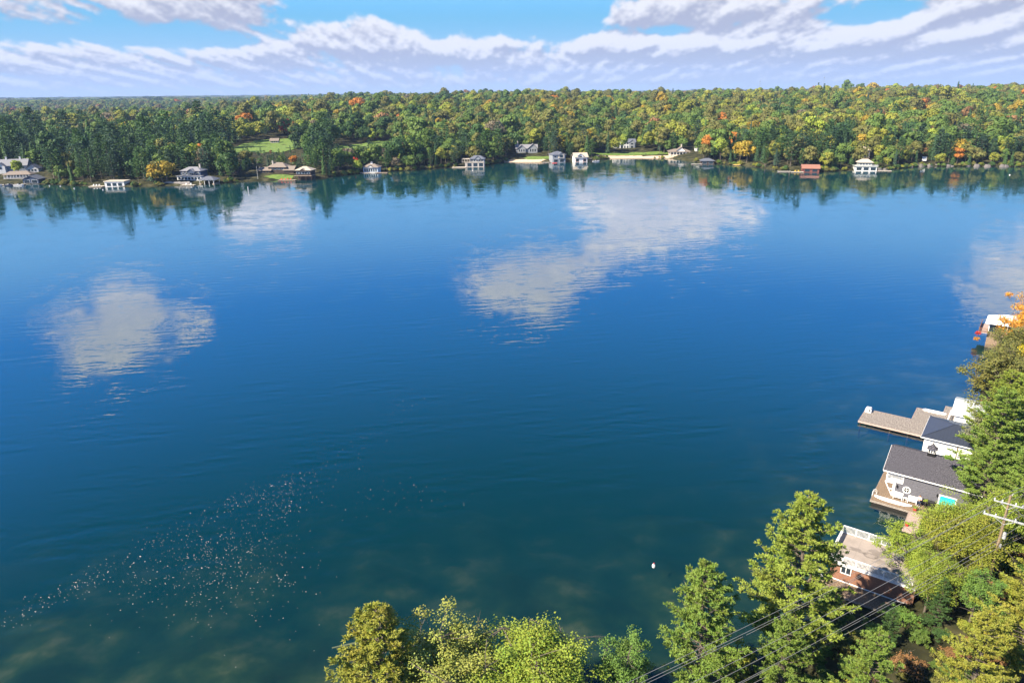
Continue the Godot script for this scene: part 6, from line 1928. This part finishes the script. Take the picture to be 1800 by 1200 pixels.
# low growth: shrubs at the far waterline, undergrowth on the near bank
func undergrowth() -> void:
	rng.seed = 909
	var jobs := [["waterline_shrubs", "low shrubs and ferns overhanging the far waterline", far_meshes["broadleaf"][3][0]], ["bank_undergrowth", "ferns and low shrubs covering the near bank under the trees", near_kinds["bush"][0]]]
	for j in 2:
		var buf := PackedFloat32Array()
		var n := 0
		for k in (620 if j == 0 else 900):
			var x := rnd(-430.0, 450.0) if j == 0 else rnd(-60.0, 110.0)
			var d := 0.0
			var sc := 0.0
			if j == 0:
				d = polyline(far_shore, x) + rnd(-0.6, 3.2)
				sc = rnd(0.12, 0.30)
				if is_clear(x, d): continue
			else:
				d = polyline(near_shore, x) - rnd(0.4, 1.0) * rnd(0.5, 34.0)
				sc = rnd(0.22, 0.75)
				if built_over(x, d): continue
			var y := height(x, -d)
			var b := Basis(Vector3.UP, rnd(0, TAU)).scaled(Vector3(sc * rnd(0.9, 1.5), sc, sc * rnd(0.9, 1.5)))
			var tones := ["mid green", "deep green", "olive", "yellow green"] if j == 0 else ["leaf green", "mid green", "olive", "gold green", "russet", "deep green"]
			var t: Array = leaf_tones[tones[rng.randi() % tones.size()]]
			var drop := 2.2 * sc if j == 0 else 0.35 * sc
			buf.append_array([b.x.x, b.y.x, b.z.x, x, b.x.y, b.y.y, b.z.y, y - drop, b.x.z, b.y.z, b.z.z, -d, t[0], t[1], t[2], 1.0])
			n += 1
		var mm := MultiMesh.new()
		mm.transform_format = MultiMesh.TRANSFORM_3D
		mm.use_colors = true
		var cm: ArrayMesh = jobs[j][2].duplicate()
		cm.surface_set_material(0, forest_mat)
		mm.mesh = cm
		mm.instance_count = n
		mm.buffer = buf
		var mi := MultiMeshInstance3D.new()
		mi.name = jobs[j][0]
		mi.multimesh = mm
		add_child(mi)
		mi.set_meta("kind", "stuff")
		mi.set_meta("label", jobs[j][1])
		mi.set_meta("category", "shrubs")

func built_over(x: float, d: float) -> bool:
	for q in [[53.59, -87.54, -3.0, 12.5, -9.5, 9.0], [63.8, -99.7, -1.0, 13.0, -10.5, 1.0], [60.11, -111.98, -1.0, 23.0, -16.5, 1.0], [36.9, -70.0, -2.5, 10.0, -7.5, 3.6], [107.0, -152.0, -2.0, 10.0, -8.0, 2.0]]:
		var r := Vector2(x - q[0], -d - q[1])
		var lx := r.dot(Vector2(0.8, 0.6))
		var lz := r.dot(Vector2(-0.6, 0.8))
		if lx > q[2] and lx < q[3] and lz > q[4] and lz < q[5]: return true
	return false

func _ready() -> void:
	noise_a.seed = 3
	noise_a.frequency = 0.02
	noise_a.fractal_octaves = 4
	noise_b.seed = 21
	noise_b.frequency = 0.0032
	noise_b.fractal_octaves = 3
	var cam := Camera3D.new()
	cam.name = "camera"
	cam.fov = 2.0 * rad_to_deg(atan(600.0 / 1250.0))
	cam.near = 0.5
	cam.far = 40000.0
	cam.position = Vector3(0, EYE, 0)
	cam.rotation_order = EULER_ORDER_YXZ
	cam.rotation_degrees = Vector3(-19.3, 0, -0.64)
	cam.current = true
	add_child(cam)
	var env := Environment.new()
	env.background_mode = Environment.BG_SKY
	env.sky = Sky.new()
	var pano := PanoramaSkyMaterial.new()
	pano.panorama = make_sky()
	env.sky.sky_material = pano
	env.background_energy_multiplier = 0.76
	env.tonemap_mode = Environment.TONE_MAPPER_LINEAR
	env.tonemap_exposure = 2.75
	env.fog_enabled = true
	env.fog_density = 0.00006
	env.fog_light_color = Color(0.70, 0.82, 1.0)
	env.volumetric_fog_enabled = true
	env.volumetric_fog_density = 0.0
	env.sdfgi_enabled = true
	env.ssao_enabled = true
	env.ssil_enabled = true
	var we := WorldEnvironment.new()
	we.name = "environment"
	we.environment = env
	add_child(we)
	var sun := DirectionalLight3D.new()
	sun.name = "sun"
	sun.light_energy = 1.6
	sun.light_color = Color(1.0, 0.95, 0.86)
	sun.light_angular_distance = 0.5
	sun.shadow_enabled = true
	add_child(sun)
	sun.look_at_from_position(Vector3(-0.80, 0.82, 0.48) * 100.0, Vector3.ZERO)
	make_mats()
	build_setting()
	far_mats()
	clear_ground()
	make_forest()
	place_shore_trees()
	plant_near_trees()
	undergrowth()
	near_side()
	far_side()

func soil_material(name: String, tile: float, stops: Array) -> StandardMaterial3D:
	var gm := std(name, Color.WHITE, 0.95)
	gm.metallic_specular = 0.2
	var gn := NoiseTexture2D.new()
	gn.width = 1024
	gn.height = 1024
	gn.seamless = true
	var fn := FastNoiseLite.new()
	fn.noise_type = FastNoiseLite.TYPE_SIMPLEX_SMOOTH
	fn.frequency = 0.009
	fn.fractal_octaves = 6
	fn.fractal_gain = 0.55
	gn.noise = fn
	var ramp := Gradient.new()
	var off := PackedFloat32Array()
	var cols := PackedColorArray()
	for st in stops:
		off.append(st[0])
		cols.append(lin(st[1], st[2], st[3]))
	ramp.offsets = off
	ramp.colors = cols
	gn.color_ramp = ramp
	gm.albedo_texture = gn
	gm.uv1_triplanar = true
	gm.uv1_world_triplanar = true
	gm.uv1_scale = Vector3.ONE / tile
	return gm

func build_setting() -> void:
	# ground and lake bed: one sheet
	var xs := lines([[-16000.0, -700.0, 1.0, 0.16], [-700.0, -400.0, 20.0], [-400.0, -70.0, 5.0], [-70.0, 150.0, 2.5], [150.0, 420.0, 5.0], [420.0, 700.0, 20.0], [700.0, 16000.0, 1.0, 0.16]])
	var zs := lines([[160.0, 20.0, -20.0], [20.0, -190.0, -2.5], [-190.0, -440.0, -12.0], [-440.0, -700.0, -4.0], [-700.0, -18000.0, -1.0, 0.022]])
	var nx := xs.size()
	var nz := zs.size()
	var v := PackedVector3Array()
	var idx := PackedInt32Array()
	var col := PackedColorArray()
	for j in nz:
		for i in nx:
			var h := height(xs[i], zs[j])
			v.append(Vector3(xs[i], h, zs[j]))
	for j in nz - 1:
		for i in nx - 1:
			var a := j * nx + i
			idx.append_array([a, a + nx, a + 1, a + 1, a + nx, a + nx + 1])
	var nrm := PackedVector3Array()
	nrm.resize(v.size())
	for j in nz:
		for i in nx:
			var l := v[j * nx + maxi(i - 1, 0)]
			var r := v[j * nx + mini(i + 1, nx - 1)]
			var n_ := v[maxi(j - 1, 0) * nx + i]
			var f := v[mini(j + 1, nz - 1) * nx + i]
			nrm[j * nx + i] = (r - l).cross(f - n_).normalized() * (1.0)
	var ground_idx := PackedInt32Array()
	var bed_idx := PackedInt32Array()
	for t in range(0, idx.size(), 3):
		var top := maxf(v[idx[t]].y, maxf(v[idx[t + 1]].y, v[idx[t + 2]].y))
		var into := bed_idx if top < 0.12 else ground_idx
		into.append(idx[t]); into.append(idx[t + 1]); into.append(idx[t + 2])
	for piece in [["ground", ground_idx, soil_material("soil", 60.0, [[0.25, 0.016, 0.018, 0.009], [0.45, 0.030, 0.032, 0.014], [0.6, 0.05, 0.048, 0.024], [0.8, 0.085, 0.078, 0.042]])],
			["lake_bed", bed_idx, soil_material("bed", 85.0, [[0.22, 0.004, 0.014, 0.007], [0.45, 0.010, 0.028, 0.012], [0.6, 0.020, 0.042, 0.015], [0.72, 0.042, 0.062, 0.024], [0.85, 0.075, 0.09, 0.04]])]]:
		var arr := []
		arr.resize(Mesh.ARRAY_MAX)
		arr[Mesh.ARRAY_VERTEX] = v
		arr[Mesh.ARRAY_NORMAL] = nrm
		arr[Mesh.ARRAY_INDEX] = piece[1]
		var am := ArrayMesh.new()
		am.add_surface_from_arrays(Mesh.PRIMITIVE_TRIANGLES, arr)
		structure(piece[0], am, piece[2])
	# lake surface
	var wm := std("water", Color(0.02, 0.10, 0.16, 0.0), 0.03)
	wm.transparency = BaseMaterial3D.TRANSPARENCY_ALPHA
	wm.metallic_specular = 0.5
	wm.normal_enabled = true
	wm.normal_texture = make_water_relief()
	wm.normal_scale = 1.0
	wm.uv1_triplanar = true
	wm.uv1_world_triplanar = true
	wm.uv1_scale = Vector3.ONE / 96.0
	var pm := PlaneMesh.new()
	pm.size = Vector2(3600, 1100)
	pm.material = wm
	var lake := MeshInstance3D.new()
	lake.name = "lake_water"
	lake.mesh = pm
	lake.position = Vector3(0, 0, -360)
	lake.set_meta("kind", "structure")
	add_child(lake)
	var fv := FogVolume.new()
	fv.name = "water_depth"
	fv.shape = RenderingServer.FOG_VOLUME_SHAPE_BOX
	fv.size = Vector3(3598, 40, 1098)
	fv.position = Vector3(0, -20.03, -360)
	var fm := FogMaterial.new()
	fm.density = 0.14
	fm.albedo = lin(0.001, 0.10, 0.128)
	fv.material = fm
	fv.set_meta("kind", "structure")
	add_child(fv)
